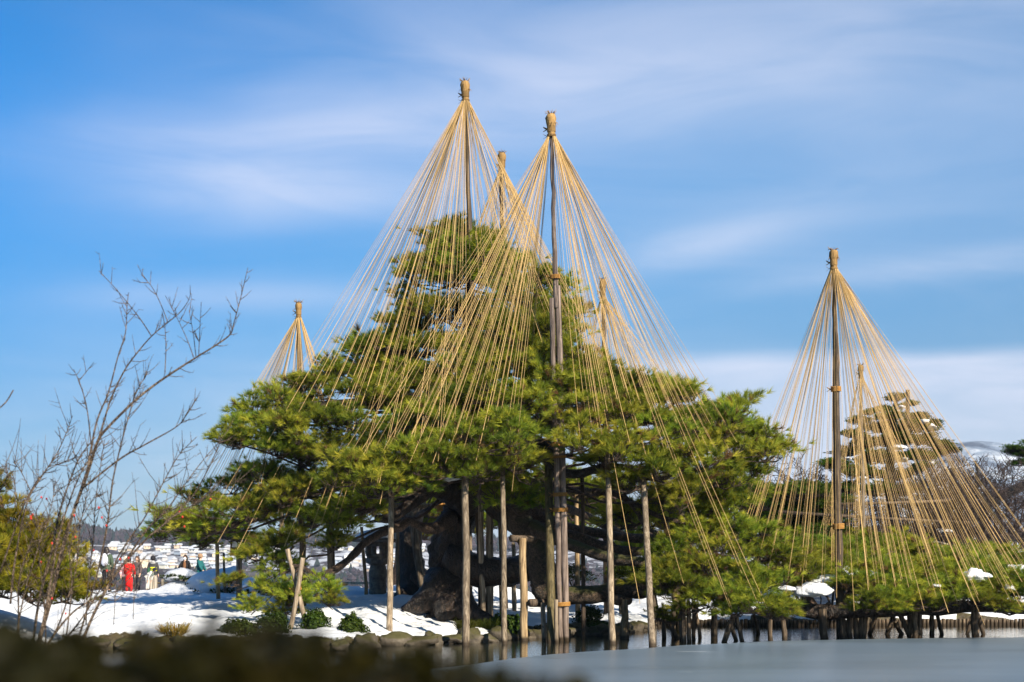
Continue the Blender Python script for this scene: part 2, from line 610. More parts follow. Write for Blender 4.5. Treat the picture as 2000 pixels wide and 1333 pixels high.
t = NT('pond_water')
v = t.pos((0.5, 2.2, 1))
w1 = t.noise(v, 2.2, 4, 0.55, 0.3)
w2 = t.noise(t.pos((1.2, 7, 1)), 3.0, 3, 0.5)
t.base((0.012, 0.014, 0.010)).rough(0.035, 0.5).bump(t.math('ADD', w1, t.math('MULTIPLY', w2, 0.35)), 0.30, 0.018)
t.p.inputs['IOR'].default_value = 1.33
M_WATER = t.m

t = NT('thin_ice')
v = t.pos((1, 1, 1))
n1 = t.noise(t.pos((0.12, 0.35, 1)), 1.0, 5, 0.55, 0.4)
n2 = t.noise(t.pos((0.5, 2.6, 1)), 1.0, 6, 0.7, 0.8)
c = t.ramp(n1, [(0.32, (0.085, 0.115, 0.145)), (0.68, (0.120, 0.160, 0.205))])
c = t.mix(t.rng(n2, 0.655, 0.70), c, (0.30, 0.34, 0.37))
c = t.mix(t.rng(n2, 0.37, 0.28), c, (0.055, 0.07, 0.08))
t.base(c).rough(0.34, 0.4).bump(n2, 0.10, 0.02)
t.p.inputs['IOR'].default_value = 1.31
M_ICE = t.m


def plain(name, c, rough=0.8, spec=0.2, var=0.25, sc=14):
    t = NT(name)
    n1 = t.noise(t.coord('Object'), sc, 4, 0.6)
    t.base(t.ramp(n1, [(0.25, tuple(x * (1 - var) for x in c)), (0.75, tuple(min(1, x * (1 + var)) for x in c))])).rough(rough, spec).bump(n1, 0.3, 0.01)
    return t.m


# ------------------------------------------------------------------ ground, water, hills
EX = np.array([-40, -24, -13, -9, -6, -3.4, -2.2, -1.2, 0.2, 1.5, 2.8, 3.8, 4.8, 20, 40], float)
EY = np.array([30, 31, 32, 31.6, 31.2, 31.8, 33.4, 34.4, 36.6, 38.2, 39.4, 42.0, 45, 45.6, 47], float)
BUMPS = [(W(349, 1150, 51)[0], 51, 0.42, 0.75), (-8.4, 34.2, 0.22, 1.4), (-6.2, 33.6, 0.16, 1.0), (-10.8, 34.0, 0.2, 1.2), (W(1850, 1190, 46)[0], 46.6, 0.26, 0.9),
         (W(1560, 1200, 46)[0], 46.4, 0.14, 0.6), (W(640, 1130, 47)[0], 47.0, 0.25, 1.6), (W(850, 1110, 50)[0], 50, 0.85, 1.3), (W(960, 1100, 52)[0], 53, 0.5, 2.0), (16.3, 49.8, 0.50, 2.2), (15.5, 68, 2.6, 5.0), (22.5, 67, 2.4, 4.5)]


def ground(X, Y):
    X = np.asarray(X, float); Y = np.asarray(Y, float)
    Yf = np.interp(X, EX, EY) + 0.35 * np.sin(X * 1.9) * (X < 4) + 0.2 * np.sin(X * 4.3 + 1) * (X < 4)
    s = Y - Yf
    left = np.interp(X, [-14, -8, -3, 0, 3, 4.5, 20], [0.60, 0.62, 0.70, 0.48, 0.40, 0.30, 0.32])
    foot = np.interp(X, [-9, -4, -1, 2, 4.6, 5, 20], [0.34, 0.30, 0.16, 0.16, 0.2, 0.34, 0.34])
    steep = np.interp(X, [4.5, 5], [0.75, 0.12])
    z = -0.55 + (0.55 + foot) * sst(-0.45 * steep, steep, s) + left * sst(0.3, 10.5, s)
    lump = 0.20 * fbm(X, Y, 0.55, 4, 3.3) + 0.10 * fbm(X, Y, 1.9, 3, 8.1) + 0.055 * fbm(X, Y, 4.2, 3, 1.7)
    z = z + lump * sst(0.2, 1.6, s)
    for bx, by, h, r in BUMPS:
        z = z + h * np.exp(-((X - bx) ** 2 + (Y - by) ** 2) / r ** 2)
    z = z - 0.011 * np.maximum(Y - 58, 0) ** 2
    return z, s


def gz(x, y):
    return float(ground(np.array([x]), np.array([y]))[0][0])


def grid_mesh(name, xs, ys, zf, material, attr=None):
    X, Y = np.meshgrid(xs, ys)
    Z, A = zf(X, Y)
    nx, ny = len(xs), len(ys)
    v = np.stack([X.ravel(), Y.ravel(), Z.ravel()], 1)
    idx = np.arange(nx * ny).reshape(ny, nx)
    f = np.stack([idx[:-1, :-1].ravel(), idx[:-1, 1:].ravel(), idx[1:, 1:].ravel(), idx[1:, :-1].ravel()], 1)
    me = bpy.data.meshes.new(name)
    me.vertices.add(len(v)); me.vertices.foreach_set('co', v.ravel())
    me.loops.add(f.size); me.loops.foreach_set('vertex_index', f.ravel().astype(np.int32))
    me.polygons.add(len(f)); me.polygons.foreach_set('loop_start', np.arange(0, f.size, 4, dtype=np.int32))
    me.update(calc_edges=True)
    me.polygons.foreach_set('use_smooth', np.ones(len(f), bool))
    me.materials.append(material)
    if attr is not None:
        at = me.attributes.new(attr, 'FLOAT', 'POINT')
        at.data.foreach_set('value', A.ravel().astype(np.float32))
    return tag(link(name, me), kind='structure')


def bank_fn(X, Y):
    Z, s = ground(X, Y)
    bare = np.clip(1.0 - (s - 0.30) / 0.55, 0, 1) * np.interp(X, [-14, -9.5, -8, 4.4, 4.9], [0.75, 0.8, 1, 1, 1]) * np.where(X > 4.8, (s < .12), 1)
    # bare mossy ground at the pine's foot
    e1 = np.exp(-(((X - 0.4) / 1.9) ** 2 + ((Y - 38.2) / 1.5) ** 2) * 1.4)
    e2 = np.exp(-(((X + 1.3) / 1.0) ** 2 + ((Y - 38.6) / 0.8) ** 2) * 1.4)
    e3 = np.exp(-(((X - 2.4) / 1.4) ** 2 + ((Y - 39.9) / 0.8) ** 2) * 1.3)
    return Z, np.maximum.reduce([bare, e1 * 1.05, e2 * 0.9, e3 * 0.8])


grid_mesh('snow_bank', np.arange(-26, 26.01, 0.13), np.arange(29.5, 76, 0.13), bank_fn, M_BANK, 'bare')


def flat(name, outline, z, material, depth=0.0):
    bm = bmesh.new()
    vs_ = [bm.verts.new((x, y, z)) for x, y in outline]
    bm.faces.new(vs_)
    if depth:
        r = bmesh.ops.extrude_face_region(bm, geom=bm.faces[:])
        for e in r['geom']:
            if isinstance(e, bmesh.types.BMVert): e.co.z -= depth
    bmesh.ops.recalc_face_normals(bm, faces=bm.faces[:])
    bmesh.ops.triangulate(bm, faces=bm.faces[:])
    me = bpy.data.meshes.new(name); bm.to_mesh(me); bm.free()
    me.materials.append(material)
    return tag(link(name, me), kind='structure')


flat('pond_water', [(-60, -40), (60, -40), (60, 60), (-60, 60)], 0.0, M_WATER)
ice_px = [(500, 1372), (640, 1345), (760, 1325), (850, 1308), (930, 1298), (1000, 1288), (1080, 1279), (1160, 1274), (1240, 1269), (1330, 1262), (1420, 1258), (1500, 1254), (1600, 1251), (1720, 1249), (1860, 1247), (2000, 1246), (2300, 1245)]
edge = [((px - 1000) * (HC * F / (py - HZ)) / F, HC * F / (py - HZ)) for px, py in ice_px]
ed = []
for (x0, y0), (x1, y1) in zip(edge[:-1], edge[1:]):
    for k in range(6):
        u = k / 6
        x, y = x0 + (x1 - x0) * u, y0 + (y1 - y0) * u
        ed.append((x, y + 0.25 * (float(fbm(np.array([x]), np.array([y]), 1.4, 3, 5.5)[0]))))
flat('pond_ice', ed + [(30, 36.4), (30, 5), (-2, 5)], 0.012, M_ICE, 0.01)

# near bank with the camera's shore
t = NT('shore_soil')
n1 = t.noise(t.pos(), 4, 6, 0.65)
t.base(t.ramp(n1, [(0.3, (0.018, 0.014, 0.008)), (0.6, (0.05, 0.042, 0.018)), (0.8, (0.07, 0.075, 0.025))])).rough(0.9, 0.2).bump(n1, 1.0, 0.08)
M_SOIL = t.m


def near_fn(X, Y):
    lim = np.interp(X, [-30, -7, -4.6, -2.5, 0, 30], [20, 19, 18.0, 12, 8.5, 8.5])
    s = lim - Y
    return -0.5 + 0.75 * sst(-0.4, 0.8, s) + 0.45 * sst(0.4, 2.2, s) * np.interp(X, [-5, -2], [1, 0.15]) + 0.06 * fbm(X, Y, 1.1, 3, 1.0), s


grid_mesh('near_shore', np.arange(-30, 30.1, 0.5), np.arange(-25, 21, 0.5), near_fn, M_SOIL)

# far hillside and mountains
t = NT('wooded_hillside')
v = t.pos((0.02, 0.008, 0.02))
n1 = t.noise(v, 1.0, 8, 0.7)
yy = t.n('ShaderNodeSeparateXYZ'); t.l(t.pos(), yy.inputs[0])
fields = t.math('MULTIPLY', t.rng(yy.outputs[1], 1440, 1500), t.rng(yy.outputs[1], 1690, 1650))
fields = t.math('MULTIPLY', fields, t.rng(t.noise(t.pos((0.05, 0.035, 0.05)), 1.0, 5, 0.65), 0.46, 0.54))
t.base(t.mix(fields, t.ramp(n1, [(0.3, (0.016, 0.014, 0.018)), (0.5, (0.030, 0.023, 0.028)), (0.68, (0.045, 0.034, 0.040)), (0.9, (0.02, 0.026, 0.024))]), (0.34, 0.36, 0.40))).rough(0.95, 0.1)
M_HILL = t.m


def hill_fn(X, Y):
    u = X / Y
    ridge = np.interp(u, [-0.5, -0.36, -0.315, -0.30, -0.28, -0.25, -0.2, -0.12, 0.0, 0.1, 0.25, 0.5], [44, 48, 56, 60, 52, 50, 52, 50, 48, 50, 62, 64])
    a = sst(1150, 1850, Y)
    z = -60 * sst(70, 220, Y) + 42 * sst(250, 1250, Y) * 1.0 + (ridge + 18) * a
    z = z + 4.0 * fbm(X, Y, 0.006, 4, 2.0) * sst(300, 900, Y) + 2.0 * fbm(X, Y, 0.03, 3, 4.0) * a
    return z - 8 * sst(60, 72, Y) + 3 * (Y < 73) * -1, a


grid_mesh('hillside', np.arange(-1500, 1501, 25), np.concatenate([np.arange(62, 300, 20), np.arange(300, 2300, 25)]), hill_fn, M_HILL)

t = NT('snowy_mountain')
v = t.pos((0.0055, 0.0055, 0.008))
n1 = t.noise(v, 1.0, 9, 0.68, 0.5)
t.base(t.ramp(n1, [(0.40, (0.06, 0.08, 0.12)), (0.48, (0.20, 0.25, 0.33)), (0.58, (0.60, 0.64, 0.70))])).rough(0.9, 0.1).bump(n1, 1.0, 60)
M_MTN = t.m


def mtn_fn(X, Y):
    u = X / Y
    ridge = np.interp(u, [-0.6, -0.2, 0.05, 0.14, 0.2, 0.27, 0.305, 0.325, 0.345, 0.36, 0.4, 0.5, 0.62], [29, 29, 43, 80, 137, 195, 233, 239, 233, 230, 217, 200, 170])
    a = np.exp(-((Y - 2600) / 420) ** 2)
    rough = fbm(X, Y, 0.0048, 6, 9.0)
    return -30 + (ridge + 30) * a * (1 + 0.02 * rough) + 55 * rough * a * (1 - a * 0.85), a


grid_mesh('mountains', np.arange(-1800, 1801, 25), np.arange(1950, 3300, 25), mtn_fn, M_MTN)

# ------------------------------------------------------------------ pine foliage
def needles_for(pos, dirn, rg, n=30, ln=(0.10, 0.16), wd=0.0085, spread=0.72, shoot=0.10):
    """triangles of needle tufts: pos (T,3), dirn (T,3) -> verts (T*n*3,3)"""
    T = len(pos)
    d = np.repeat(dirn, n, 0)
    p = np.repeat(pos, n, 0)
    u = rg.random(T * n)
    a = np.where(np.abs(d[:, 2:3]) < 0.9, np.array([[0, 0, 1.0]]), np.array([[1.0, 0, 0]]))
    e1 = np.cross(d, a); e1 /= np.linalg.norm(e1, axis=1)[:, None]
    e2 = np.cross(d, e1)
    ph = rg.random(T * n) * 2 * np.pi
    rad = np.cos(ph)[:, None] * e1 + np.sin(ph)[:, None] * e2
    sp = (spread * (0.35 + 0.9 * rg.random(T * n)))[:, None]
    nd = d * (1.0 - 0.25 * sp) + rad * sp
    nd[:, 2] += 0.08
    nd /= np.linalg.norm(nd, axis=1)[:, None]
    b = p + d * (u * shoot)[:, None]
    L = (ln[0] + (ln[1] - ln[0]) * rg.random(T * n))[:, None]
    r2 = rg.normal(size=(T * n, 3))
    side = np.cross(nd, r2); side /= np.linalg.norm(side, axis=1)[:, None] + 1e-9
    w = wd * (0.8 + 0.5 * rg.random(T * n))[:, None]
    V = np.stack([b - side * w * 0.6, b + side * w * 0.6, b + nd * L], 1)
    return V.reshape(-1, 3)


def tri_mesh(name, parts, mats):
    """parts: list of (verts(N*3,3), color(N*3,4) or None, mat index), plus quads from MB"""
    v = []; c = []; mi = []; lt = []; n0 = 0; loops = []; ls = []; pos = 0
    for V, Cc, m, faces in parts:
        v.append(V); c.append(Cc if Cc is not None else np.full((len(V), 4), 0.1))
        if faces is None:
            k = len(V) // 3
            loops.append(np.arange(len(V)) + n0); ls.append(pos + np.arange(0, len(V), 3)); pos += len(V)
            mi.append(np.full(k, m))
        else:
            for q in faces:
                loops.append(np.array(q) + n0); ls.append(np.array([pos])); pos += len(q)
            mi.append(np.full(len(faces), m))
        n0 += len(V)
    v = np.concatenate(v); c = np.concatenate(c); loops = np.concatenate(loops); ls = np.concatenate(ls); mi = np.concatenate(mi)
    me = bpy.data.meshes.new(name)
    me.vertices.add(len(v)); me.vertices.foreach_set('co', v.astype(np.float32).ravel())
    me.loops.add(len(loops)); me.loops.foreach_set('vertex_index', loops.astype(np.int32))
    me.polygons.add(len(ls)); me.polygons.foreach_set('loop_start', ls.astype(np.int32))
    me.update(calc_edges=True)
    me.polygons.foreach_set('material_index', mi.astype(np.int32))
    at = me.color_attributes.new('tint', 'FLOAT_COLOR', 'POINT')
    at.data.foreach_set('color', c.astype(np.float32).ravel())
    for m in mats: me.materials.append(m)
    return me


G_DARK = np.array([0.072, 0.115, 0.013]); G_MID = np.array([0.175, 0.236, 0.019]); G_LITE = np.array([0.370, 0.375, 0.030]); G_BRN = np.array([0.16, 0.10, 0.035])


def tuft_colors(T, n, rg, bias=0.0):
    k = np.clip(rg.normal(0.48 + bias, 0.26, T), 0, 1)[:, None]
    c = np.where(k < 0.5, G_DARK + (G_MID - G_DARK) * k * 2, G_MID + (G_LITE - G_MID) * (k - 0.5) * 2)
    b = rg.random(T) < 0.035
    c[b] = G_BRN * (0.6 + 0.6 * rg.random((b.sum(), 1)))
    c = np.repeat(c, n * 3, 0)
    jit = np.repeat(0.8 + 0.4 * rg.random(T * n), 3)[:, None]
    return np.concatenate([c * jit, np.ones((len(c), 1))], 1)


def make_pad(seed, Rp, H, mats, nt=21, nn=38, ln=(0.13, 0.225), wd=0.0095, bias=0.02, clump=0.34, dens=7.6, droop=0.0):
    rg = np.random.default_rng(seed)
    nc = int(dens * Rp * Rp / (clump / 0.34) ** 2) + 5
    cl = []
    for i in range(nc):
        a = rg.random() * 2 * np.pi
        bound = Rp * (0.78 + 0.30 * np.sin(a * 2 + seed) * 0.6 + 0.22 * np.sin(a * 5 + seed * 1.7))
        r = bound * np.sqrt((i + 0.5) / nc) * (0.9 + 0.2 * rg.random())
        z = H * (1 - (r / Rp) ** 2) * (0.25 + 0.85 * rg.random()) - H * 0.25 + 0.10 * rg.normal() - droop * (r / Rp) ** 2
        cl.append((r * np.cos(a), r * np.sin(a), z))
    cl = np.array(cl)
    pos = []; dr = []; tip = []; wood = MB()
    for c in cl:
        rc = clump * (0.75 + 0.5 * rg.random())
        k = int(nt * (rc / clump) ** 2)
        q = rg.normal(size=(k, 3)) * np.array([rc * 0.52, rc * 0.52, rc * 0.30])
        q[:, 2] = np.abs(q[:, 2]) * 0.9 - 0.10 * rc
        p = c + q
        d = q * np.array([1.2, 1.2, 0.8]) / rc + np.array([0, 0, 0.42]) + 0.32 * rg.normal(size=(k, 3))
        out = np.array([c[0], c[1], 0]) / (np.hypot(c[0], c[1]) + 0.3)
        d = d + out * 0.35
        d /= np.linalg.norm(d, axis=1)[:, None]
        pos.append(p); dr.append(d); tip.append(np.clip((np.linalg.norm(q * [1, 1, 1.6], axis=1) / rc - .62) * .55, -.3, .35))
        base = c + np.array([-out[0] * 0.1, -out[1] * 0.1, -0.16])
        for j in range(0, k, 2):
            m = (base + p[j]) / 2 + np.array([0, 0, -0.05]) + 0.03 * rg.normal(size=3)
            wood.tube([base, m, p[j]], [0.009, 0.007, 0.005], 3, 0, False)
        o = np.array([0, 0, -0.18])
        mid = (o + base) / 2 + np.array([0.08 * rg.normal(), 0.08 * rg.normal(), -0.05])
        wood.tube([o, mid, base], [0.030, 0.02, 0.010], 5, 0, False)
    pos = np.concatenate(pos); dr = np.concatenate(dr); tipv = np.concatenate(tip)
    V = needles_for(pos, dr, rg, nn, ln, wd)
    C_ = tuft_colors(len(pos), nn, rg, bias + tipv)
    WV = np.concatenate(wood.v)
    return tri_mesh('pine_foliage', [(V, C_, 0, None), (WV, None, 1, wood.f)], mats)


PM = [M_NEEDLE, M_BARK_BR]
PADS_L = [make_pad(11 + i, 1.15, 0.62, PM) for i in range(5)]
PADS_M = [make_pad(31 + i, 0.85, 0.5, PM) for i in range(4)]
PADS_S = [make_pad(51 + i, 0.52, 0.34, PM) for i in range(3)]
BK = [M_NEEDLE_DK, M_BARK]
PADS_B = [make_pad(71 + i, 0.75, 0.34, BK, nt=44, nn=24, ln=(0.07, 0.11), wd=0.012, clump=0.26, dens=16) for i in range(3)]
PADS_Y = [make_pad(81 + i, 0.85, 0.62, [M_NEEDLE_Y, M_BARK_BR], bias=0.12) for i in range(2)]


def pad(parent, p, r, variants=None, tilt=8, zs=1.0, name='foliage'):
    if variants is None:
        me, base = (random.choice(PADS_L), 1.15) if r >= 1.0 else (random.choice(PADS_M), 0.85) if r >= 0.68 else (random.choice(PADS_S), 0.52)
    else:
        me, base = random.choice(variants[0]), variants[1]
    o = link(name, me, parent, (0, 0, 0))
    o.location = Vector(p) - Vector(parent.location)
    s = r / base
    o.scale = (s, s, s * zs)
    o.rotation_euler = (R(random.uniform(-tilt, tilt)), R(random.uniform(-tilt, tilt)), random.uniform(0, 6.28))
    return o


# ------------------------------------------------------------------ the great pine
pine_loc = (W(930, 1190, 39.2)[0], 39.2, gz(W(930, 1190, 39.2)[0], 39.2))
pine = empty('spreading_pine', pine_loc, 'great spreading old pine with a black trunk and wide green boughs propped on posts', 'tree')


def limb(pts, rad, parent, material, name='limb', k=22, n=14, lump=0.14, seed=0):
    """pts: (px,py,d); rad in photo px at that depth"""
    P = np.array([W(*p) for p in pts])
    rr = np.array([r * p[2] / F for r, p in zip(rad, pts)])
    Pc = curve(P, k)
    rc = np.interp(np.linspace(0, len(P) - 1, len(Pc)), np.arange(len(P)), rr)
    return MB().tube(Pc, rc, n, 0, True, lump, seed).obj(name, material, parent)


trunk_pts = [(876, 1222, 39.0), (880, 1195, 39.0), (884, 1165, 39.0), (872, 1120, 39.1), (872, 1075, 39.2), (888, 1030, 39.3), (903, 985, 39.4), (912, 930, 39.4), (925, 860, 39.5), (940, 780, 39.6), (930, 700, 39.6), (915, 620, 39.6), (918, 540, 39.6), (905, 470, 39.6)]
limb(trunk_pts, [62, 50, 39, 33, 32, 34, 32, 29, 24, 19, 15, 11, 8, 5], pine, M_BARK, 'trunk', 90, 34, 0.24, 1)
# buttress roots
for k, (pts, rad) in enumerate([
        ([(870, 1130, 38.9), (845, 1165, 38.6), (815, 1182, 38.4), (785, 1192, 38.3)], [36, 30, 20, 6]),
        ([(885, 1150, 38.9), (905, 1185, 38.3), (935, 1204, 37.9), (965, 1212, 37.6)], [36, 26, 16, 6]),
        ([(880, 1150, 38.9), (870, 1190, 38.2), (862, 1208, 37.9)], [36, 26, 10])]):
    limb(pts, rad, pine, M_BARK, 'root', 16, 14, 0.16, k)
LIMBS = [
    # low limb running right to the second stem
    ([(880, 1095, 39.0), (930, 1112, 38.6), (980, 1118, 38.3), (1030, 1108, 38.0), (1056, 1085, 37.8)], [34, 31, 29, 27, 28], M_BARK),
    # second stem, leaning, down to the mossy horizontal limb
    ([(1040, 935, 37.6), (1022, 985, 37.6), (1015, 1020, 37.6), (1040, 1060, 37.6), (1058, 1110, 37.5), (1062, 1150, 37.4), (1075, 1163, 37.3)], [17, 22, 25, 28, 27, 25, 22], M_BARK_MOSS),
    ([(1060, 1155, 37.4), (1110, 1163, 37.1), (1160, 1162, 36.9), (1215, 1150, 36.8), (1260, 1150, 36.6), (1310, 1140, 36.4)], [22, 18, 17, 20, 17, 12], M_BARK_MOSS),
    # crotch limbs of the main trunk
    ([(905, 990, 39.2), (945, 960, 38.8), (970, 985, 38.4), (1000, 1018, 38.0), (1022, 1030, 37.7)], [32, 30, 26, 22, 18], M_BARK),
    ([(905, 975, 39.2), (870, 955, 38.8), (840, 955, 38.3), (800, 985, 37.7), (765, 1012, 37.2), (735, 1012, 36.8)], [30, 24, 17, 13, 10, 6], M_BARK),
    ([(880, 1010, 38.8), (850, 1032, 38.2), (820, 1028, 37.8), (800, 1018, 37.5), (782, 1030, 37.3), (745, 1042, 37.0), (712, 1062, 36.6), (690, 1085, 36.2), (655, 1112, 35.6), (618, 1124, 35.0), (590, 1108, 34.4), (572, 1105, 34.0)], [17, 11, 9, 8, 9, 8, 7.5, 7.5, 7, 6, 4, 3], M_BARK_BR),
    # bough to the left
    ([(880, 960, 38.9), (800, 950, 38.2), (720, 985, 37.6), (650, 1000, 37.2), (590, 998, 37.0), (552, 988, 36.8), (520, 1002, 36.7), (470, 1022, 36.8), (410, 1032, 37.0), (350, 1040, 37.2)], [20, 14, 12, 10, 10, 10, 9, 7, 5, 3], M_BARK_BR),
    # dark wavy bough right of the bound poles
    ([(1000, 900, 36.4), (1050, 882, 35.9), (1075, 895, 35.6), (1100, 922, 35.2), (1130, 925, 35.0), (1160, 918, 34.8), (1190, 912, 34.6), (1235, 915, 34.4), (1285, 915, 34.3)], [26, 24, 18, 9, 9, 8, 8, 6, 4], M_BARK),
    ([(925, 880, 39.0), (980, 870, 37.6), (1040, 880, 36.2), (1075, 880, 35.8)], [26, 24, 24, 20], M_BARK),
    # stacked boughs running right
    ([(1022, 1000, 37.8), (1060, 1010, 38.0), (1110, 1030, 38.3), (1170, 1042, 38.6), (1250, 1052, 38.8), (1330, 1046, 39.0), (1400, 1040, 38.6)], [13, 11, 10, 9, 9, 7, 4], M_BARK_BR),
    ([(1030, 1030, 37.6), (1080, 1038, 37.2), (1130, 1050, 37.0), (1185, 1068, 36.8), (1240, 1078, 36.6), (1300, 1068, 36.4), (1360, 1075, 36.2)], [16, 12, 10, 9, 9, 8, 5], M_BARK_BR),
    ([(1040, 1030, 37.4), (1090, 1055, 36.8), (1140, 1073, 36.4), (1200, 1092, 36.0), (1260, 1100, 35.6), (1310, 1118, 35.2), (1370, 1140, 34.8)], [15, 12, 11, 11, 10, 8, 5], M_BARK_MOSS),
    ([(1035, 1000, 37.8), (1090, 990, 38.6), (1150, 1010, 39.6), (1230, 1050, 40.4), (1290, 1040, 41.0)], [11, 8, 8, 7, 4], M_BARK_BR),
    ([(1160, 960, 37.0), (1200, 965, 36.6), (1240, 985, 36.2), (1290, 1010, 36.0), (1350, 1025, 35.8)], [7, 6, 6, 5, 3], M_BARK_BR),
    ([(1220, 970, 36.4), (1245, 1000, 36.0), (1262, 1030, 35.8), (1300, 1050, 35.6)], [5, 5, 4, 3], M_BARK_BR),
    # upper boughs showing through the crown
    ([(935, 760, 39.5), (860, 735, 38.6), (790, 690, 38.0), (730, 680, 37.8)], [12, 9, 7, 4], M_BARK_BR),
    ([(930, 820, 39.4), (830, 800, 38.2), (740, 790, 37.4), (650, 790, 36.8), (560, 800, 36.6), (480, 850, 36.4)], [18, 13, 11, 9, 6, 3], M_BARK_BR),
    ([(935, 800, 39.5), (1000, 770, 38.0), (1040, 720, 36.8)], [16, 12, 6], M_BARK_BR),
    ([(935, 840, 39.4), (1040, 830, 37.6), (1150, 810, 36.4), (1250, 820, 35.8), (1330, 810, 35.8), (1420, 850, 35.8)], [18, 14, 12, 10, 7, 4], M_BARK_BR),
    ([(925, 640, 39.6), (1000, 620, 39.8), (1080, 600, 40.2), (1120, 600, 40.4)], [9, 7, 5, 3], M_BARK_BR),
]
for i, (pts, rad, m) in enumerate(LIMBS):
    limb(pts, rad, pine, m, 'limb', 6 * len(pts), 12, 0.16, i + 5)

UPPER = [(900, 466, 40, 1.0), (850, 482, 39.6, .85), (952, 482, 40.2, .85), (905, 475, 41, .9), (832, 522, 39.8, .85), (880, 500, 38.8, .9), (930, 505, 38.9, .9), (965, 515, 40.5, .7),
         (815, 545, 39.4, .85), (880, 545, 38.6, 1.0), (950, 540, 39.6, .9), (905, 520, 39.8, .7), (1000, 525, 41.4, .7),
         (1050, 555, 40.4, .9), (1098, 580, 40.8, .65), (800, 600, 39.8, .8), (1000, 575, 39.4, .9), (1108, 612, 40.8, .55), (1085, 620, 40, .9),
         (860, 610, 38.2, 1.1), (940, 620, 38.6, 1.0), (1030, 620, 39.0, 1.05), (1102, 655, 40, .65), (785, 640, 39.2, .8), (1000, 650, 38, 1.0),
         (760, 680, 38.6, .95), (715, 700, 38.8, .72), (840, 680, 38.2, 1.15), (915, 690, 37.6, 1.0), (730, 690, 39.6, .8), (810, 650, 39.6, 1.0),
         (1060, 660, 37.2, 1.0), (990, 665, 36.8, 1.05), (1030, 690, 36.2, 1.0), (1115, 715, 38.0, .85), (1165, 745, 38.6, .7), (960, 720, 36.4, 1.1)]
LEFT = [(470, 865, 36, .8), (455, 850, 36.2, .5), (515, 835, 36.5, .95), (500, 800, 37, .6), (555, 785, 37, .95), (605, 765, 37.5, 1.0), (655, 738, 38, .95), (700, 735, 38.4, .9), (700, 775, 37, 1.05), (560, 835, 36, 1.05),
        (625, 820, 36, 1.15), (540, 880, 36, .85), (690, 830, 36, 1.15), (760, 790, 37, 1.1), (800, 745, 38, 1.1), (745, 735, 38.4, .9), (590, 895, 36.5, 1.05), (655, 885, 35.7, 1.15), (730, 870, 36, 1.15),
        (800, 840, 35.6, 1.1), (525, 930, 37, .95), (455, 955, 37.5, .85), (400, 985, 37.5, .8), (345, 1022, 37, .75), (322, 1042, 37.2, .5), (420, 1030, 36.6, .85), (480, 1000, 36.5, .95), (570, 965, 36.5, 1.0),
        (640, 950, 36.3, 1.0), (610, 1015, 36.5, .7), (380, 1035, 38, .7), (520, 985, 38.5, .9), (460, 1045, 37.8, .55), (700, 985, 36.2, .7), (650, 1030, 35.8, .62),
        (505, 1085, 36.0, .52), (560, 1065, 36.2, .7), (545, 1105, 35.8, .5), (655, 1062, 35.2, .45), (390, 1060, 38.4, .5)]
LOWSPRIG = [(462, 1137, 34.2, .34), (535, 1150, 34.0, .42), (575, 1165, 33.6, .42), (625, 1150, 34.2, .40), (490, 1185, 33.6, .30), (560, 1190, 33.6, .36), (650, 1175, 34, .3)]
FRONT = [(690, 930, 33.6, .85), (745, 955, 33.6, .95), (770, 915, 33.6, .95), (825, 900, 33.6, 1.0), (870, 870, 33.8, 1.0), (880, 915, 33.5, 1.0), (935, 870, 33.6, 1.0), (940, 925, 33.8, .8), (1000, 905, 34.2, .85), (815, 950, 33.6, .7),
         (1000, 850, 34.2, .9), (880, 800, 35.4, 1.1), (950, 770, 35.4, 1.15), (1015, 790, 34.8, 1.1), (1040, 740, 35.8, 1.1), (905, 730, 36.6, 1.05), (1085, 760, 35.4, .9), (840, 760, 36.4, 1.0), (1060, 830, 35.4, .9),
         (975, 960, 36, .8), (1000, 975, 36.4, .66), (860, 830, 35, .9), (1090, 700, 36.2, .9)]
RIGHT = [(1135, 780, 35.2, 1.0), (1190, 762, 35.6, .95), (1240, 772, 36, .9), (1150, 815, 34.2, 1.1), (1220, 810, 34.6, 1.15), (1290, 790, 35.6, .95), (1335, 785, 36.2, .75), (1285, 850, 34.6, 1.1), (1355, 840, 35.2, 1.1),
         (1420, 825, 35.6, .9), (1448, 802, 36, .6), (1478, 850, 36.2, .8), (1492, 888, 36.2, .6), (1415, 880, 35.2, 1.1), (1345, 900, 34.6, 1.05), (1205, 880, 33.8, 1.0), (1275, 920, 34.2, 1.0), (1400, 935, 35.2, .9), (1455, 925, 36.2, .8),
         (1130, 865, 33.8, .8), (1345, 960, 34.8, .85), (1230, 945, 34.2, .66), (1170, 905, 34.6, .66), (1300, 985, 35.6, .75), (1240, 1010, 37, .7), (1390, 985, 36.2, .9), (1150, 740, 37, .8), (1225, 765, 37.2, .8), (1295, 760, 37, .8)]
RLOW = [(1400, 1020, 36.4, .95), (1450, 1045, 36.2, .9), (1405, 1075, 35.6, 1.0), (1355, 1045, 36.2, .8), (1480, 1085, 36.2, .85), (1515, 1070, 37.4, .75), (1540, 1105, 36.6, .75), (1330, 1110, 34.8, .7), (1390, 1120, 34.6, .8), (1450, 1130, 34.6, .8),
        (1500, 1140, 34.6, .7), (1340, 1150, 34.2, .7), (1410, 1160, 34.0, .75), (1475, 1180, 33.8, .66), (1525, 1198, 33.8, .42), (1290, 1135, 34.4, .55), (1310, 1090, 35.6, .55), (1440, 985, 37, .7), (1290, 1205, 35.5, .28), (1365, 1180, 34.2, .5), (1440, 1190, 33.8, .45)]
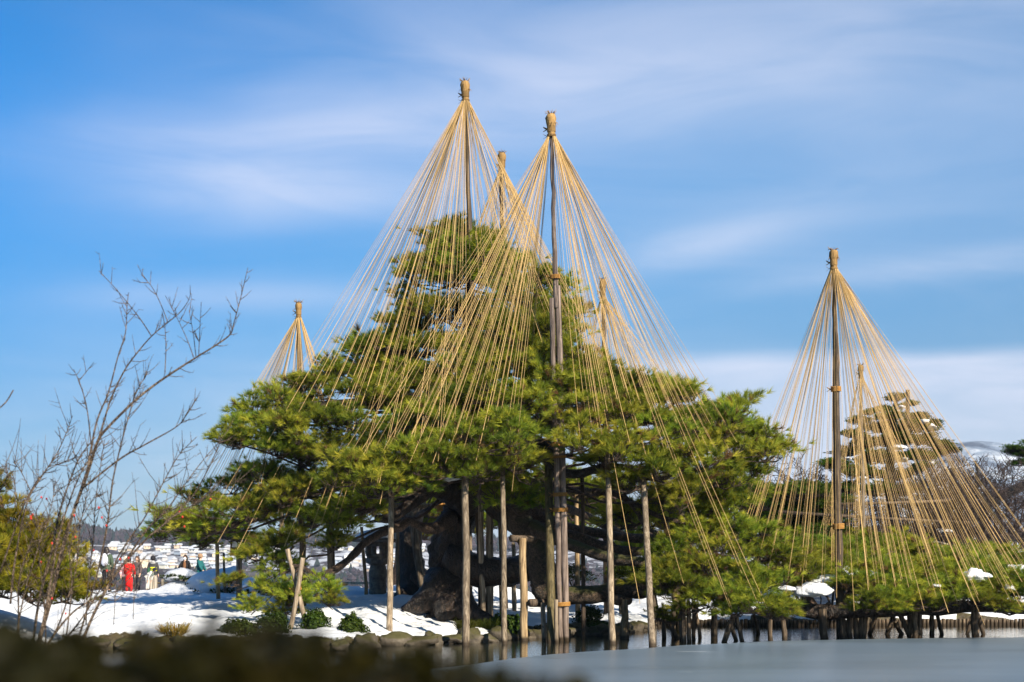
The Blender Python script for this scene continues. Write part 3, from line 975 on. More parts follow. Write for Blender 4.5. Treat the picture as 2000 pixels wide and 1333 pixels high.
BACKP = [q for q in [(700, 1000, 45, .8), (780, 960, 44, 1.0), (840, 1000, 45, 1.1), (800, 1040, 46, .9), (1000, 990, 44, .9), (1060, 970, 44, .9), (1040, 1020, 46, .9), (1130, 1000, 44, 1.0), (1130, 960, 42, .9), (1200, 1010, 44, 1.0), (1260, 1020, 45, 1.0), (1320, 1000, 44, 1.0),
         (1240, 1075, 45.5, .7), (1340, 1040, 46, .9), (1090, 940, 43, .9), (1180, 960, 43, 1.0), (1400, 960, 44, 1.0), (900, 1000, 46, .9), (1460, 960, 43, .9), (960, 1020, 46, .8), (1020, 930, 42, .8), (1120, 1050, 46.5, .7), (1460, 900, 41, .9), (1400, 870, 41, 1.0), (1300, 880, 41, 1.1), (1210, 860, 41, 1.1),
         (1250, 800, 42, 1.1), (1170, 775, 43, .9), (1200, 770, 44, 1.0), (700, 780, 42, 1.1), (620, 820, 42, 1.1), (560, 880, 42, 1.0), (640, 900, 42, 1.1), (760, 850, 42, 1.2), (860, 780, 43, 1.2), (960, 820, 43, 1.2), (1060, 780, 43, 1.2), (780, 720, 42, 1.0), (940, 680, 43, 1.2), (1040, 640, 43, 1.1),
         (520, 940, 41, .9), (600, 960, 41, .9), (690, 940, 40, 1.0), (770, 900, 40, 1.1), (860, 930, 43, 1.0), (980, 900, 42, 1.1), (1080, 880, 42, 1.0), (1340, 840, 42, 1.0), (470, 1000, 40, .8), (560, 1020, 41, .7)] if not (770 < q[1] < 935 and 560 < q[0] < 1340)]
ax_z = np.array([W(*p)[2] for p in trunk_pts]); ax_x = np.array([W(*p)[0] for p in trunk_pts])
PADPTS = []


def twig_branch(parent, S, E, r0, r1, seed, material=None, name='branch'):
    rg = np.random.default_rng(seed)
    d = E - S; L = np.linalg.norm(d)
    k = max(4, int(L * 2.2))
    tt = np.linspace(0, 1, k)[:, None]
    side = np.cross(d / L, (0, 0, 1.0))
    P = S + d * tt
    wob = np.cumsum(rg.normal(size=(k, 1)), 0); wob -= wob[0] + (wob[-1] - wob[0]) * tt
    wz = np.cumsum(rg.normal(size=(k, 1)), 0); wz -= wz[0] + (wz[-1] - wz[0]) * tt
    P = P + side * wob * 0.14 + np.array([[0, 0, 1.0]]) * (wz * 0.12 - np.sin(tt * np.pi) * 0.06 * L * rg.normal())
    MB().tube(P, r0 + (r1 - r0) * tt[:, 0] ** 0.7, 6, 0, True, 0.1, seed).obj(name, material or M_BARK_BR, parent)


allp = [(p, 'u') for p in UPPER] + [(p, 'l') for p in LEFT] + [(p, 'f') for p in FRONT] + [(p, 'r') for p in RIGHT] + [(p, 'w') for p in RLOW] + [(p, 'b') for p in BACKP] + [(p, 's') for p in LOWSPRIG]
for i, ((px, py, d, r), kind) in enumerate(allp):
    P = W(px, py, d)
    pad(pine, P, r * {'u': .90, 'l': .90, 'r': .92, 'b': .92}.get(kind, 1.02), tilt=10, zs=0.85 if kind in 'wls' else 1.0)
    PADPTS.append((P, r, kind))
    if kind == 'b' and i % 3: continue
    if kind in 'lrf' and py > 840 and i % 2: continue
    if kind == 'w': S = W(1270 + 30 * (i % 3), 1105 + 8 * (i % 3), 35.8)
    elif kind == 's': S = W(585, 1110, 34.2)
    else:
        z0 = min(P[2] - .1, 11.2) if kind == 'u' else max(W(0, 905, 39)[2], P[2] - 0.12 * np.hypot(P[0] + 1, P[1] - 39.3) + 0.2)
        S = np.array([np.interp(z0, ax_z, ax_x), 39.3, z0])
    L = np.linalg.norm(P - S)
    twig_branch(pine, S + np.array([0, 0, random.uniform(-.5, .9)]) * (kind not in 'wsu'), P + np.array([0, 0, -0.2]), 0.022 + 0.006 * L if kind != 's' else 0.02, 0.02 if kind != 's' else 0.012, i)

# snow lying on the pine
def snow_clump(c, r, label, seed, parent=None, n=4, flat=0.55, cat='snow', name='snow_clump'):
    rg = np.random.default_rng(seed)
    # one lumpy skin: a displaced ellipsoid with a scalloped outline
    b = MB(); b.ball((0, 0, 0), 1.0, 28, 16, 0, 0.0, 0)
    v = b.v[0]
    q = 1 + 0.30 * (vnoise3(v * 1.6 + seed * 5.1) * 2 - 1) + 0.20 * (vnoise3(v * 3.6 + seed) * 2 - 1) + 0.07 * (vnoise3(v * 8 + seed) * 2 - 1)
    v = v * q[:, None]
    v[:, 2] = np.where(v[:, 2] < 0, v[:, 2] * 0.45, v[:, 2])
    b.v[0] = v * np.asarray(r)
    o = link(name, b.mesh(name, M_SNOW), parent)
    o.location = Vector(c) if parent is None else Vector(c) - Vector(parent.location)
    if parent is not None: o.matrix_parent_inverse = Matrix()
    if label: tag(o, label, cat)
    return o


snow_clump(W(884, 938, 38.4), (0.30, 0.35, 0.13), 'white snow lying in the fork of the great pine above its black trunk', 1)
snow_clump(W(926, 930, 38.3), (0.16, 0.25, 0.14), 'small snow patch on the right shoulder of the great pine trunk', 2)
snow_clump(W(972, 960, 38.2), (0.14, 0.22, 0.10), 'snow patch on the bough right of the pine trunk fork', 3)
snow_clump(W(838, 893, 34.6), (0.20, 0.3, 0.08), 'thin white snow strip among the bright front needles of the great pine', 4)

# ------------------------------------------------------------------ low pine spreading over the pond on the right
lowpine = empty('low_pine', W(1782, 1246, 36.8), 'low spreading pine trained flat over the icy pond on short dark piles', 'tree')
limb([(1515, 1168, 36.8), (1560, 1188, 36.8), (1610, 1196, 36.8), (1680, 1194, 36.8), (1760, 1192, 36.9), (1850, 1188, 37), (1930, 1184, 37.2), (2000, 1188, 37.4), (2100, 1190, 37.6)], [7, 14, 16, 14, 13, 13, 12, 12, 10], lowpine, M_BARK, 'trunk', 50, 12, 0.16, 3)
for i, (pts, rad) in enumerate([
        ([(1640, 1190, 36.8), (1660, 1165, 37.4), (1700, 1135, 38.4), (1740, 1110, 39.2)], [8, 7, 5, 3]),
        ([(1590, 1185, 36.8), (1575, 1160, 37.0), (1550, 1140, 37.4)], [8, 6, 4]),
        ([(1780, 1190, 36.9), (1810, 1160, 37.6), (1840, 1130, 38.4), (1870, 1105, 39.4)], [9, 7, 5, 3]),
        ([(1900, 1184, 37.1), (1925, 1160, 37.4), (1950, 1135, 38.2), (1990, 1110, 39.4)], [8, 6, 5, 3]),
        ([(1720, 1190, 36.9), (1700, 1180, 36.2), (1670, 1165, 35.8)], [7, 5, 3])]):
    limb(pts, rad, lowpine, M_BARK_BR, 'limb', 16, 8, 0.14, 40 + i)
LOWP = []
for row, (py, d, x0, x1, st, r) in enumerate([(1093, 41.5, 1555, 2010, 52, .74), (1112, 39.6, 1580, 2030, 58, .72), (1132, 38.2, 1590, 2040, 46, .66), (1156, 36.6, 1680, 2040, 44, .60), (1176, 35.7, 1705, 1970, 46, .46), (1078, 43, 1600, 1800, 50, .6)]):
    x = x0
    while x < x1:
        LOWP.append((x + random.uniform(-12, 12), py + random.uniform(-9, 9), d + random.uniform(-.5, .5), r * random.uniform(.85, 1.15)))
        x += st
LOWP += [(1570, 1125, 38, .6), (1545, 1140, 37.4, .55), (1660, 1140, 36.6, .5), (1700, 1085, 42, .66), (1760, 1075, 42.5, .6), (1650, 1090, 42, .6), (1600, 1085, 42, .6), (1960, 1185, 35.9, .4), (1745, 1190, 35.6, .36)]
LOWPTS = []
for i, (px, py, d, r) in enumerate(LOWP):
    P = W(px, py, d)
    pad(lowpine, P, r, tilt=8, zs=0.8)
    LOWPTS.append((P, r, 'o'))
    S = W(np.clip(px, 1560, 2060), 1190, 36.9)
    twig_branch(lowpine, S, P + np.array([0, 0, -0.12]), 0.035, 0.015, 700 + i)
for i, (px, py, d, rx, rz, lab) in enumerate([
        (1588, 1157, 36.2, .52, .26, 'large grey lump of snow on the dark limb of the low pine, left end'),
        (1610, 1136, 37.4, .42, .16, 'bright snow patch behind the grey snow lump on the low pine'),
        (1655, 1122, 37.6, .28, .15, 'snow pocket in the low pine right below the tall dark rope pole'),
        (1700, 1124, 37.8, .26, .12, 'snow patch among needles of the low pine, right of the rope pole'),
        (1660, 1112, 38.2, .24, .08, 'thin snow sheet on top needles of the low pine by the rope pole'),
        (1903, 1129, 36.2, .30, .22, 'smooth white snow hump on the right part of the low pine'),
        (1925, 1126, 36.1, .16, .09, 'little tongue of snow beside the smooth hump on the low pine'),
        (1985, 1118, 38.2, .42, .18, 'snow drift on the low pine at the right edge of the view'),
        (1972, 1150, 36.0, .13, .11, 'small round snow ball on the low pine needles, far right'),
        (1830, 1145, 36.0, .12, .06, 'tiny snow fleck in the front needles of the low pine'),
        (1535, 1152, 36.2, .26, .10, 'snow patch where the low pine meets the great pine')]):
    snow_clump(W(px, py, d), (rx, rx * .7, rz), lab, 20 + i)

# ------------------------------------------------------------------ rope cones (poles, straw caps, ropes)
def rope_mesh(a, b, r, sag, seg=5):
    tt = np.linspace(0, 1, seg + 1)[:, None]
    P = a + (b - a) * tt - np.array([[0, 0, 1.0]]) * (np.sin(tt * np.pi) * sag)
    return MB().tube(P, r, 5, 0, False)


def binding(c, r, h, ax, parent, turns=4, name='rope_binding', material=None, ry=None):
    """a few separate turns of rope round a pole"""
    b = MB()
    ax = np.asarray(ax, float) / np.linalg.norm(ax)
    u = np.cross(ax, (0, 1, 0)); u /= np.linalg.norm(u); w = np.cross(ax, u)
    n = 14 * turns
    th = np.arange(n + 1) * 2 * math.pi / 14
    ry = ry or r
    P = np.asarray(c)[None] + ax * ((np.arange(n + 1) / n - .5) * h)[:, None] + u * (r * np.cos(th))[:, None] + w * (ry * np.sin(th))[:, None]
    b.tube(P, h / turns * 0.60, 5)
    kn = np.asarray(c) + u * r * 1.05 - w * ry * .6
    for s in (-1, 1):
        b.tube([kn, kn + u * 0.06 * s + ax * 0.03, kn + u * 0.10 + ax * 0.06 * s], [h * .14, h * .12, h * .05], 5)
    return b.obj(name, material or M_BIND, parent)


def cone(tip, base, d, label, capw, caph, poles, ends, rope_r, seed, mpole=None, top_bind=True, binds=(), neck=None):
    rg = np.random.default_rng(seed)
    T = W(tip[0], tip[1], d); B = W(base[0], base[1], d)
    gzb = min(gz(B[0], B[1]), 0.0) if gz(B[0], B[1]) < 0.05 else gz(B[0], B[1])
    B[2] = gzb - 0.3 if gzb > 0.05 else -0.35
    root = empty('rope_cone', (B[0], B[1], max(gzb, 0)), label, 'rope cone', 'rope cones holding up the pine boughs')
    ax = (T - B) / np.linalg.norm(T - B)
    u = np.array([1.0, 0, 0]) - ax * ax[0]; u /= np.linalg.norm(u); w = np.cross(ax, u)
    Lp = np.linalg.norm(T - B)
    # pole(s)
    for (off, z0, z1, r0, r1, m) in poles:
        P0 = B + ax * (z0 * Lp) + u * off; P1 = B + ax * (z1 * Lp) + u * off
        k = 14
        tt = np.linspace(0, 1, k)[:, None]
        rr = r0 + (r1 - r0) * tt[:, 0]
        P = P0 + (P1 - P0) * tt + 0.012 * rg.normal(size=(k, 3))
        MB().tube(P, rr * (1 + .04 * rg.normal(size=k)), 12).obj('pole', m, root)
    # straw cap: a bundle of straw bound round the pole top
    nk = T - ax * caph
    b = MB()
    prof = [(0.55, -0.02), (0.66, .05), (0.74, .18), (.72, .38), (.84, .50), (.96, .64), (.98, .78), (.88, .90), (.62, .97), (.25, 1.0)]
    n = 40
    V = []; Fc = []
    for q, z in prof:
        for j in range(n):
            a = 2 * math.pi * j / n
            rr = q * capw * (1 + 0.07 * ((j % 2) * 2 - 1) + 0.05 * rg.normal())
            V.append(nk + ax * (z * caph) + u * rr * math.cos(a) + w * rr * math.sin(a))
    for i in range(len(prof) - 1):
        for j in range(n):
            Fc.append((i * n + j, i * n + (j + 1) % n, (i + 1) * n + (j + 1) % n, (i + 1) * n + j))
    Fc.append(tuple((len(prof) - 1) * n + j for j in range(n)))
    b.add(V, Fc)
    for j in range(26):       # loose straw ends
        a = rg.random() * 6.28; z = rg.choice([.98, .97, .95, .5])
        s0 = nk + ax * z * caph + (u * math.cos(a) + w * math.sin(a)) * capw * (.5 if z > .9 else .75)
        b.tube([s0, s0 + ax * .04 + (u * math.cos(a) + w * math.sin(a)) * .05, s0 + ax * (.10 * rg.random() if z > .9 else -.03) + (u * math.cos(a) + w * math.sin(a)) * .09], [.008, .006, .003], 4)
    b.obj('straw_cap', M_STRAW, root)
    binding(nk + ax * caph * .34, capw * .76, caph * .30, ax, root, 6, 'cap_binding', M_STRAW)
    binding(nk + ax * caph * .03, capw * .80, caph * .10, ax, root, 2, 'cap_binding', M_STRAW)
    for py_, wd, hh in binds:
        z = HC + (HZ - py_) * d / F
        c = B + ax * ((z - B[2]) / ax[2])
        binding(c + u * wd[1], wd[0], hh, ax, root, 4, 'rope_binding', M_BIND, ry=wd[2] if len(wd) > 2 else None)
    # ropes
    for i, E in enumerate(ends):
        E = np.asarray(E)
        h = E - nk; a = math.atan2(np.dot(h, w), np.dot(h, u))
        s = nk + (u * math.cos(a) + w * math.sin(a)) * capw * (.62 + .14 * rg.random()) + ax * (caph * (.10 * rg.random() - .05))
        L = np.linalg.norm(E - s)
        rope_mesh(s, E, rope_r * (.75 + .45 * rg.random()), 0.012 * L * rg.random() ** 2).obj('rope', M_ROPE, root)
    return root


def pick_ends(tip, d, n, pool, seed, mx=43, mn=2.0, pairs=0.12, zlo=None, front=0.0):
    """rope ends on boughs: under-cone points of the foliage"""
    rg = np.random.default_rng(seed)
    T = W(tip[0], tip[1], d)
    out = []; guard = 0; dirs = []
    while len(out) < n and guard < 20000:
        guard += 1
        P, r, k = pool[rg.integers(len(pool))]
        dv = np.array([P[0] - T[0], P[1] - T[1]])
        o = dv / (np.linalg.norm(dv) + .2)
        E = P + np.array([o[0] * r * (.3 + .7 * rg.random()) + .25 * r * rg.normal(), o[1] * r * (.3 + .7 * rg.random()) + .25 * r * rg.normal(), .05 + .1 * rg.random()])
        hz = np.hypot(E[0] - T[0], E[1] - T[1]); dz = T[2] - E[2]
        if dz < 2.2: continue
        an = math.degrees(math.atan2(hz, dz))
        if an > mx or an < mn: continue
        if zlo is not None and E[2] < zlo: continue
        if front and E[1] > T[1] and rg.random() < front: continue
        dn = (E - T) / np.linalg.norm(E - T)
        if any(np.dot(dn, q) > .99982 for q in dirs) and guard < 9000: continue
        dirs.append(dn)
        out.append(E)
        if rg.random() < pairs: out.append(E + np.array([.12 * rg.normal(), .12 * rg.normal(), .05 * rg.normal()]))
    return out[:n]


def ring_ends(tip, d, n, cx, cy, rx, ry, z0, z1, seed, r0=.25):
    rg = np.random.default_rng(seed)
    T = W(tip[0], tip[1], d); out = []
    while len(out) < n:
        a = (len(out) * 2.399963 + .25 * rg.normal()); q = r0 + (1 - r0) * math.sqrt(rg.random())
        E = np.array([T[0] + cx + rx * q * math.cos(a), T[1] + cy + ry * q * math.sin(a), z1 + (z0 - z1) * q + .25 * rg.normal()])
        out.append(E)
        if rg.random() < .2: out.append(E + np.array([.16 * rg.normal(), .16 * rg.normal(), 0]))
    return out[:n]


main_pool = [q for q in PADPTS if q[2] != 's']
poolA = [q for q in main_pool if q[2] in 'ul' or (q[2] == 'b' and q[0][0] < 1.0) or (q[2] == 'f' and q[0][0] < 0)] + [q for q in main_pool if q[2] == 'u'] * 2
poolB = [q for q in main_pool if q[2] in 'fr' and q[0][2] > 3.0] + [q for q in main_pool if q[2] == 'u' and q[0][1] < 38.7] + [q for q in main_pool if q[2] == 'b' and q[0][0] > 1.0 and q[0][2] > 4] + [q for q in main_pool if q[2] in 'r' and q[0][2] > 4.0]
cone((908, 158), (944, 1206), 39.0, 'tallest rope cone, its straw-capped pole rising from the top of the great pine', .125, .56,
     [(0, 0, .42, .11, .10, M_POST_DK), (0, .40, .985, .10, .05, M_POST_DK)], pick_ends((908, 158), 39, 150, poolA, 5, 30.5) + [W(*q) for q in ((555, 1068, 35.4), (590, 1085, 34.8), (604, 1092, 34.8), (425, 1060, 36.0), (470, 1075, 36.4), (690, 962, 33.0), (742, 985, 33.0), (655, 1030, 35.3), (640, 930, 35.6), (622, 950, 36.0))], .0049, 1, binds=((590, (.13, 0), .12),))
cone((1076, 222), (1104, 1252), 35.0, 'front rope cone with bright ropes fanning from a bound double pole standing in the pond', .125, .56,
     [(.055, 0, .68, .085, .075, M_POST_PINK), (-.10, 0, .66, .072, .066, M_POST_PINK), (.0, .64, .985, .07, .045, M_POST_PINK)],
     pick_ends((1076, 222), 35, 145, poolB, 6, 31.5, front=.35) + [W(*q) for q in ((1250, 1180, 33.2), (1335, 1140, 33.6), (1430, 1190, 33.3), (1480, 1178, 33.4), (1425, 1186, 33.2), (1462, 1150, 34.0), (1400, 1140, 34.0), (1500, 1192, 33.3), (742, 892, 33.0), (752, 885, 33.0), (790, 880, 33.0), (820, 900, 33.0), (845, 905, 32.8), (870, 905, 32.8), (905, 880, 32.8), (800, 905, 32.8), (930, 900, 32.9), (1000, 960, 33.6))], .0049, 2,
     binds=((541, (.12, 0), .10), (868, (.172, -.022, .105), .10), (893, (.172, -.022, .105), .06), (966, (.172, -.022, .105), .09), (996, (.172, -.022, .105), .10), (1180, (.172, -.022, .105), .10)))
cone((980, 298), (985, 1150), 44.0, 'smaller rope cone half hidden behind the two tallest ones', .125, .58,
     [(0, 0, .985, .11, .05, M_POST_DK)], ring_ends((980, 298), 44, 110, .3, -.6, 2.9, 2.4, 8.3, 9.8, 7, .15), .0049, 3)
cone((1177, 545), (1185, 1150), 44.5, 'low rope cone with a dark topknot peeking out behind the front cone', .10, .62,
     [(0, 0, .985, .10, .05, M_POST_DK)], ring_ends((1180, 545), 44.5, 90, .55, -.4, 1.9, 1.6, 6.9, 8.2, 8, .1), .0049, 4)
cone((583, 591), (592, 1150), 38.0, 'lone small rope cone on the left side with a slim dark pole', .085, .40,
     [(0, 0, .985, .10, .055, M_POST_DK)], ring_ends((583, 591), 38, 40, -.25, 0, 2.35, 2.0, 3.3, 5.4, 9, .5) + [W(*q) for q in ((362, 994, 38), (372, 986, 38.2), (380, 990, 37.8), (392, 1000, 38), (405, 1010, 37.6), (345, 1012, 38), (432, 985, 38.4), (450, 1000, 38.4), (385, 975, 38.6), (340, 1000, 38.2), (352, 985, 38.6), (398, 965, 38.8), (412, 950, 39), (425, 962, 38.8), (370, 1005, 37.4), (440, 940, 39), (455, 930, 39))] + ring_ends((583, 591), 38, 36, -.1, 0, 1.4, 1.3, 5.0, 6.0, 19, .6), .0049, 5)
cone((1628, 488), (1642, 1240), 37.0, 'wide rope cone on the right over the low pine with a tall dark pole', .115, .50,
     [(0, 0, .66, .105, .09, M_POST_DK), (.01, .64, .985, .085, .05, M_POST_DK)], [e for e in ring_ends((1628, 488), 37, 180, 1.45, .3, 5.0, 3.6, 0.95, 2.1, 10, .12)], .0046, 6, binds=((760, (.12, 0), .13), (1028, (.14, 0), .14)))
cone((1681, 713), (1690, 1120), 50.0, 'far small rope cone with a pale pole in front of the snowy pine', .10, .46,
     [(0, 0, .985, .085, .05, M_POST)], ring_ends((1681, 713), 50, 56, .9, -.3, 2.9, 2.2, 1.9, 4.6, 11, .2), .0046, 7)

# ------------------------------------------------------------------ support posts
def post(p1, p2, w, d, label, m, group='posts propping the great pine', name='support_post', cross=None, d2=None, bind=None):
    T = W(p1[0], p1[1], d2 or d); B = W(p2[0], p2[1], d)
    g = gz(B[0], B[1])
    ax = (B - T) / np.linalg.norm(B - T)
    zt = min(-0.35, g - .25) if g < 0.03 else min(g - .2, B[2] - .1)
    if ax[2] < 0: B = T + ax * ((zt - T[2]) / ax[2])
    k = 9
    tt = np.linspace(0, 1, k)[:, None]
    rg = np.random.default_rng(int(p1[0] * 7 + p1[1]))
    r = w / 2 * d / F
    P = T + (B - T) * tt + rg.normal(size=(k, 3)) * r * .10
    rr = r * (0.90 + .14 * tt[:, 0]) * (1 + .045 * rg.normal(size=k))
    P = np.vstack([P[0] - ax * r * .12, P]); rr = np.concatenate([[rr[0] * .82], rr])
    me = MB().tube(P, rr, 12, 0, True, 0.05, p1[0]).mesh(name, m)
    loc = np.array([B[0], B[1], max(g, 0.0)])
    if cross is None and bind is None:
        me.transform(Matrix.Translation(-Vector(loc)))
        o = link(name, me); o.location = loc
        return tag(o, label, 'post', group)
    root = empty(name, loc, label, 'post', group)
    link('pole', me, root)
    if cross:
        (ax1, ay1, ax2, ay2, rc) = cross
        A = W(ax1, ay1, d - .0); C = W(ax2, ay2, d + .5)
        MB().tube([A, (A + C) / 2, C], rc * d / F, 12, 0, True, .06).obj('cross_log', M_POST_DK, root)
    for (by, bw) in bind or ():
        u = (by - p1[1]) / (p2[1] - p1[1])
        c = W(p1[0] + (p2[0] - p1[0]) * u, by, d)
        binding(c, r * bw, .1, -ax, root, 3)
    return root


POSTS = [
    ((908, 900), (911, 1262), 15, 33.0, 'thick pale grey post in front of the black pine trunk, standing in the pond', M_POST),
    ((937, 905), (943, 1205), 11, 38.2, 'slim grey post just right of the thick pale post, first of a close pair', M_POST),
    ((953, 760), (957, 1206), 15, 38.4, 'thicker dark-stained post, second of the close pair by the trunk', M_POST),
    ((982, 930), (985, 1256), 11, 33.6, 'slender straight post standing in the pond midway between trunk and bound pole', M_POST),
    ((1021, 1053), (1023, 1246), 16, 35.2, 'short stout tan post carrying a cross log under the second stem', M_POST_TAN, (998, 1052, 1046, 1054, 7)),
    ((1071, 925), (1077, 1250), 17, 34.6, 'olive brown squared post left of the bound double pole', M_POST_OLIVE),
    ((1061, 1178), (1063, 1250), 11, 35.0, 'knee-high grey stub post under the mossy limb', M_POST, (1036, 1178, 1062, 1178, 8)),
    ((1085, 1172), (1087, 1250), 9, 34.4, 'thin low stub post touching the bound double pole', M_POST),
    ((1125, 925), (1128, 1140), 10, 42.0, 'pale mottled post on the snow behind the bound double pole', M_POST_TAN),
    ((1137, 930), (1140, 1240), 9, 37.0, 'thin dark grey post right behind the bound double pole', M_POST_DK),
    ((1184, 850), (1196, 1257), 13, 33.6, 'long leaning grey post right of the bound double pole', M_POST),
    ((1256, 925), (1274, 1266), 14, 32.6, 'leaning silver post with a flared foot in the pond', M_POST),
    ((1331, 955), (1334, 1245), 14, 35.4, 'grey post half hidden in the yellow-green boughs on the right', M_POST),
    ((1219, 1172), (1220, 1240), 17, 36.4, 'short orange-brown post under a round log end', M_POST_TAN, (1205, 1172, 1226, 1172, 11)),
    ((766, 950), (760, 1242), 12, 34.0, 'slim post at the front of the snow bank, in front of the stone lantern', M_POST),
    ((793, 960), (826, 1150), 15, 43.0, 'leaning stout post against the dark side trunk', M_POST),
    ((776, 1035), (778, 1150), 7, 43.5, 'thin pole between the stone lantern and the dark side trunk', M_POST_TAN),
    ((706, 1030), (715, 1152), 7, 42.5, 'thin tan bamboo-like pole left of the stone lantern', M_POST_TAN),
    ((641, 950), (645, 1158), 10, 40.0, 'grey post with an orange tie at its foot on the snow', M_POST),
    ((650, 950), (651, 1156), 7, 40.2, 'thin dark post touching the grey post on the snow', M_POST_DK),
    ((549, 1000), (555, 1158), 9, 40.0, 'pale post under the reddish bough on the left', M_POST),
    ((424, 1060), (426, 1158), 8, 41.0, 'thin brown post on the snow, leftmost under the pine', M_POST_TAN),
    ((437, 1080), (438, 1120), 5, 46.0, 'thin rusty stake left of the wooden lantern', M_POST_DK),
    ((510, 1090), (512, 1146), 9, 43.0, 'short post right of the wooden lantern', M_POST),
    ((1003, 1060), (1004, 1150), 9, 43.0, 'pale post glimpsed under the low limb between the two stems', M_POST),
    ((977, 990), (979, 1190), 8, 41.0, 'thin brown post behind the slender post in the middle', M_POST_TAN),
    ((918, 1010), (919, 1190), 8, 42.0, 'grey post behind the black trunk edge', M_POST),
    ((1276, 1055), (1278, 1160), 8, 45.0, 'thin far post under the stacked boughs, left one', M_POST),
    ((1300, 1015), (1318, 1165), 13, 45.0, 'pale stout far post leaning under the stacked boughs', M_POST_TAN),
    ((1322, 1060), (1326, 1170), 9, 46.0, 'far grey post behind the half hidden one', M_POST),
    ((1210, 1100), (1212, 1165), 7, 46.0, 'thin far stake under the lowest long bough', M_POST),
    ((775, 1058), (776, 1150), 5, 46.0, 'very thin far stake by the side trunk', M_POST_DK),
]
for q in POSTS:
    if q[0][1] < 1000 and q[3] < 36:      # front props run up into the boughs they carry
        q = ((q[0][0], q[0][1] - (4 if q[0][0] == 1256 else 46)), q[1]) + q[2:]
    post(*q[:6], d2=q[3] + (1.9 if q[0][0] == 1256 else 1.0) if q[0][1] < 960 and q[3] < 36 else None, cross=q[6] if len(q) > 6 else None, bind=((1148, 1.5),) if 'orange tie' in q[4] else None)
# crossed pair in the front left
post((561, 1073), (605, 1250), 9.5, 33.2, 'grey prop of the crossed pair leaning right, top sticking out', M_POST, 'crossed props at the bank', bind=((1150, 1.6),))
post((592, 1090), (563, 1256), 9.5, 33.0, 'darker prop of the crossed pair leaning left', M_POST, 'crossed props at the bank')
# tie beam behind the trunk
bm_ = MB(); a_, b_ = W(745, 987, 42), W(880, 989, 42)
bm_.tube([a_, (a_ + b_) / 2, b_], 4.5 * 42 / F, 10)
tie = empty('tie_beam', a_, 'round horizontal rail lashed between posts left of the trunk', 'beam')
bm_.obj('pole', M_POST_TAN, tie)
for bx_ in (868, 862): binding(W(bx_, 990, 41.9), .10, .25, (0, 0, 1), tie, 3)

PILES = [
    ((1296, 1190), (1297, 1243), 9), ((1296, 1190), (1322, 1248), 10), ((1292, 1188), (1281, 1216), 8, 38), ((1314, 1185), (1316, 1240), 9, 37), ((1333, 1175), (1336, 1255), 11), ((1345, 1175), (1346, 1255), 9),
    ((1355, 1180), (1356, 1250), 8), ((1358, 1185), (1367, 1243), 8), ((1394, 1190), (1395, 1247), 14), ((1433, 1200), (1414, 1255), 11), ((1437, 1200), (1450, 1255), 10), ((1424, 1215), (1438, 1252), 9), ((1473, 1200), (1481, 1237), 8, 39),
    ((1504, 1190), (1505, 1252), 10), ((1529, 1190), (1532, 1251), 11), ((1607, 1190), (1609, 1247), 17), ((1643, 1188), (1646, 1246), 16), ((1658, 1188), (1659, 1246), 12), ((1670, 1188), (1672, 1245), 10), ((1683, 1190), (1681, 1244), 9), ((1691, 1190), (1686, 1245), 12),
    ((1715, 1190), (1701, 1233), 9, 39), ((1749, 1190), (1734, 1236), 10, 39), ((1735, 1190), (1758, 1234), 9, 39), ((1754, 1188), (1774, 1238), 10), ((1777, 1188), (1779, 1246), 13), ((1787, 1188), (1788, 1247), 12), ((1797, 1190), (1796, 1246), 10),
    ((1820, 1190), (1820, 1236), 10, 39), ((1828, 1190), (1839, 1236), 8, 39), ((1903, 1188), (1905, 1244), 15), ((1897, 1205), (1890, 1235), 7, 39), ((1910, 1200), (1919, 1233), 8, 39)]
for i, q in enumerate(PILES):
    d = q[3] if len(q) > 3 else min(36.9, HC * F / (q[1][1] - HZ))
    lean = 'leaning ' if abs(q[0][0] - q[1][0]) > 7 else 'upright '
    post(q[0], q[1], q[2], d, f'short dark {lean}pile in the pond under the low boughs, {ordinal(i)} from the left', M_PILE, 'short piles under the low pine boughs', 'short_pile')

# ------------------------------------------------------------------ edge of the pond: log edging, rocks, bushes
le = empty('log_edging', (5.0, 44.8, 0), 'row of short round logs edging the far snowy bank', 'edging')
lm = MB().lathe((0, 0, 0), [(.060, -.4), (.064, 0), (.062, .17), (.055, .195), (.03, .20)], 9).mesh('log', M_PILE)
x = 4.55
while x < 19.5:
    y = np.interp(x, EX, EY) - .16 + .02 * random.random()
    o = link('log', lm, le, (x - 5.0, y - 44.8, random.uniform(-.02, .03)))
    o.rotation_euler = (R(random.uniform(-3, 3)), R(random.uniform(-3, 3)), random.uniform(0, 6))
    s = random.uniform(.92, 1.1); o.scale = (s, s, 1)
    x += .128 * random.uniform(.96, 1.06)

ROCKS = []
x = -12.0
while x < 4.4:
    y = float(np.interp(x, EX, EY) + 0.35 * math.sin(x * 1.9) + 0.2 * math.sin(x * 4.3 + 1))
    ROCKS.append((x, y - .12 + random.uniform(-.2, .15), random.uniform(.26, .52), random.uniform(.13, .27)))
    x += random.uniform(.32, .62)
for i, (x, y, r, h) in enumerate(ROCKS):
    b = MB().ball((0, 0, 0), (r, r * random.uniform(.65, .9), h), 16, 10, 0, .42, i * 3.7)
    o = link('rock', b.mesh('rock', M_ROCK)); o.location = (x, y, .06)
    o.rotation_euler = (0, 0, random.uniform(0, 6))
    tag(o, f'mossy rock at the edge of the pond, {ordinal(i)} from the left', 'rock', 'rocks along the pond edge')


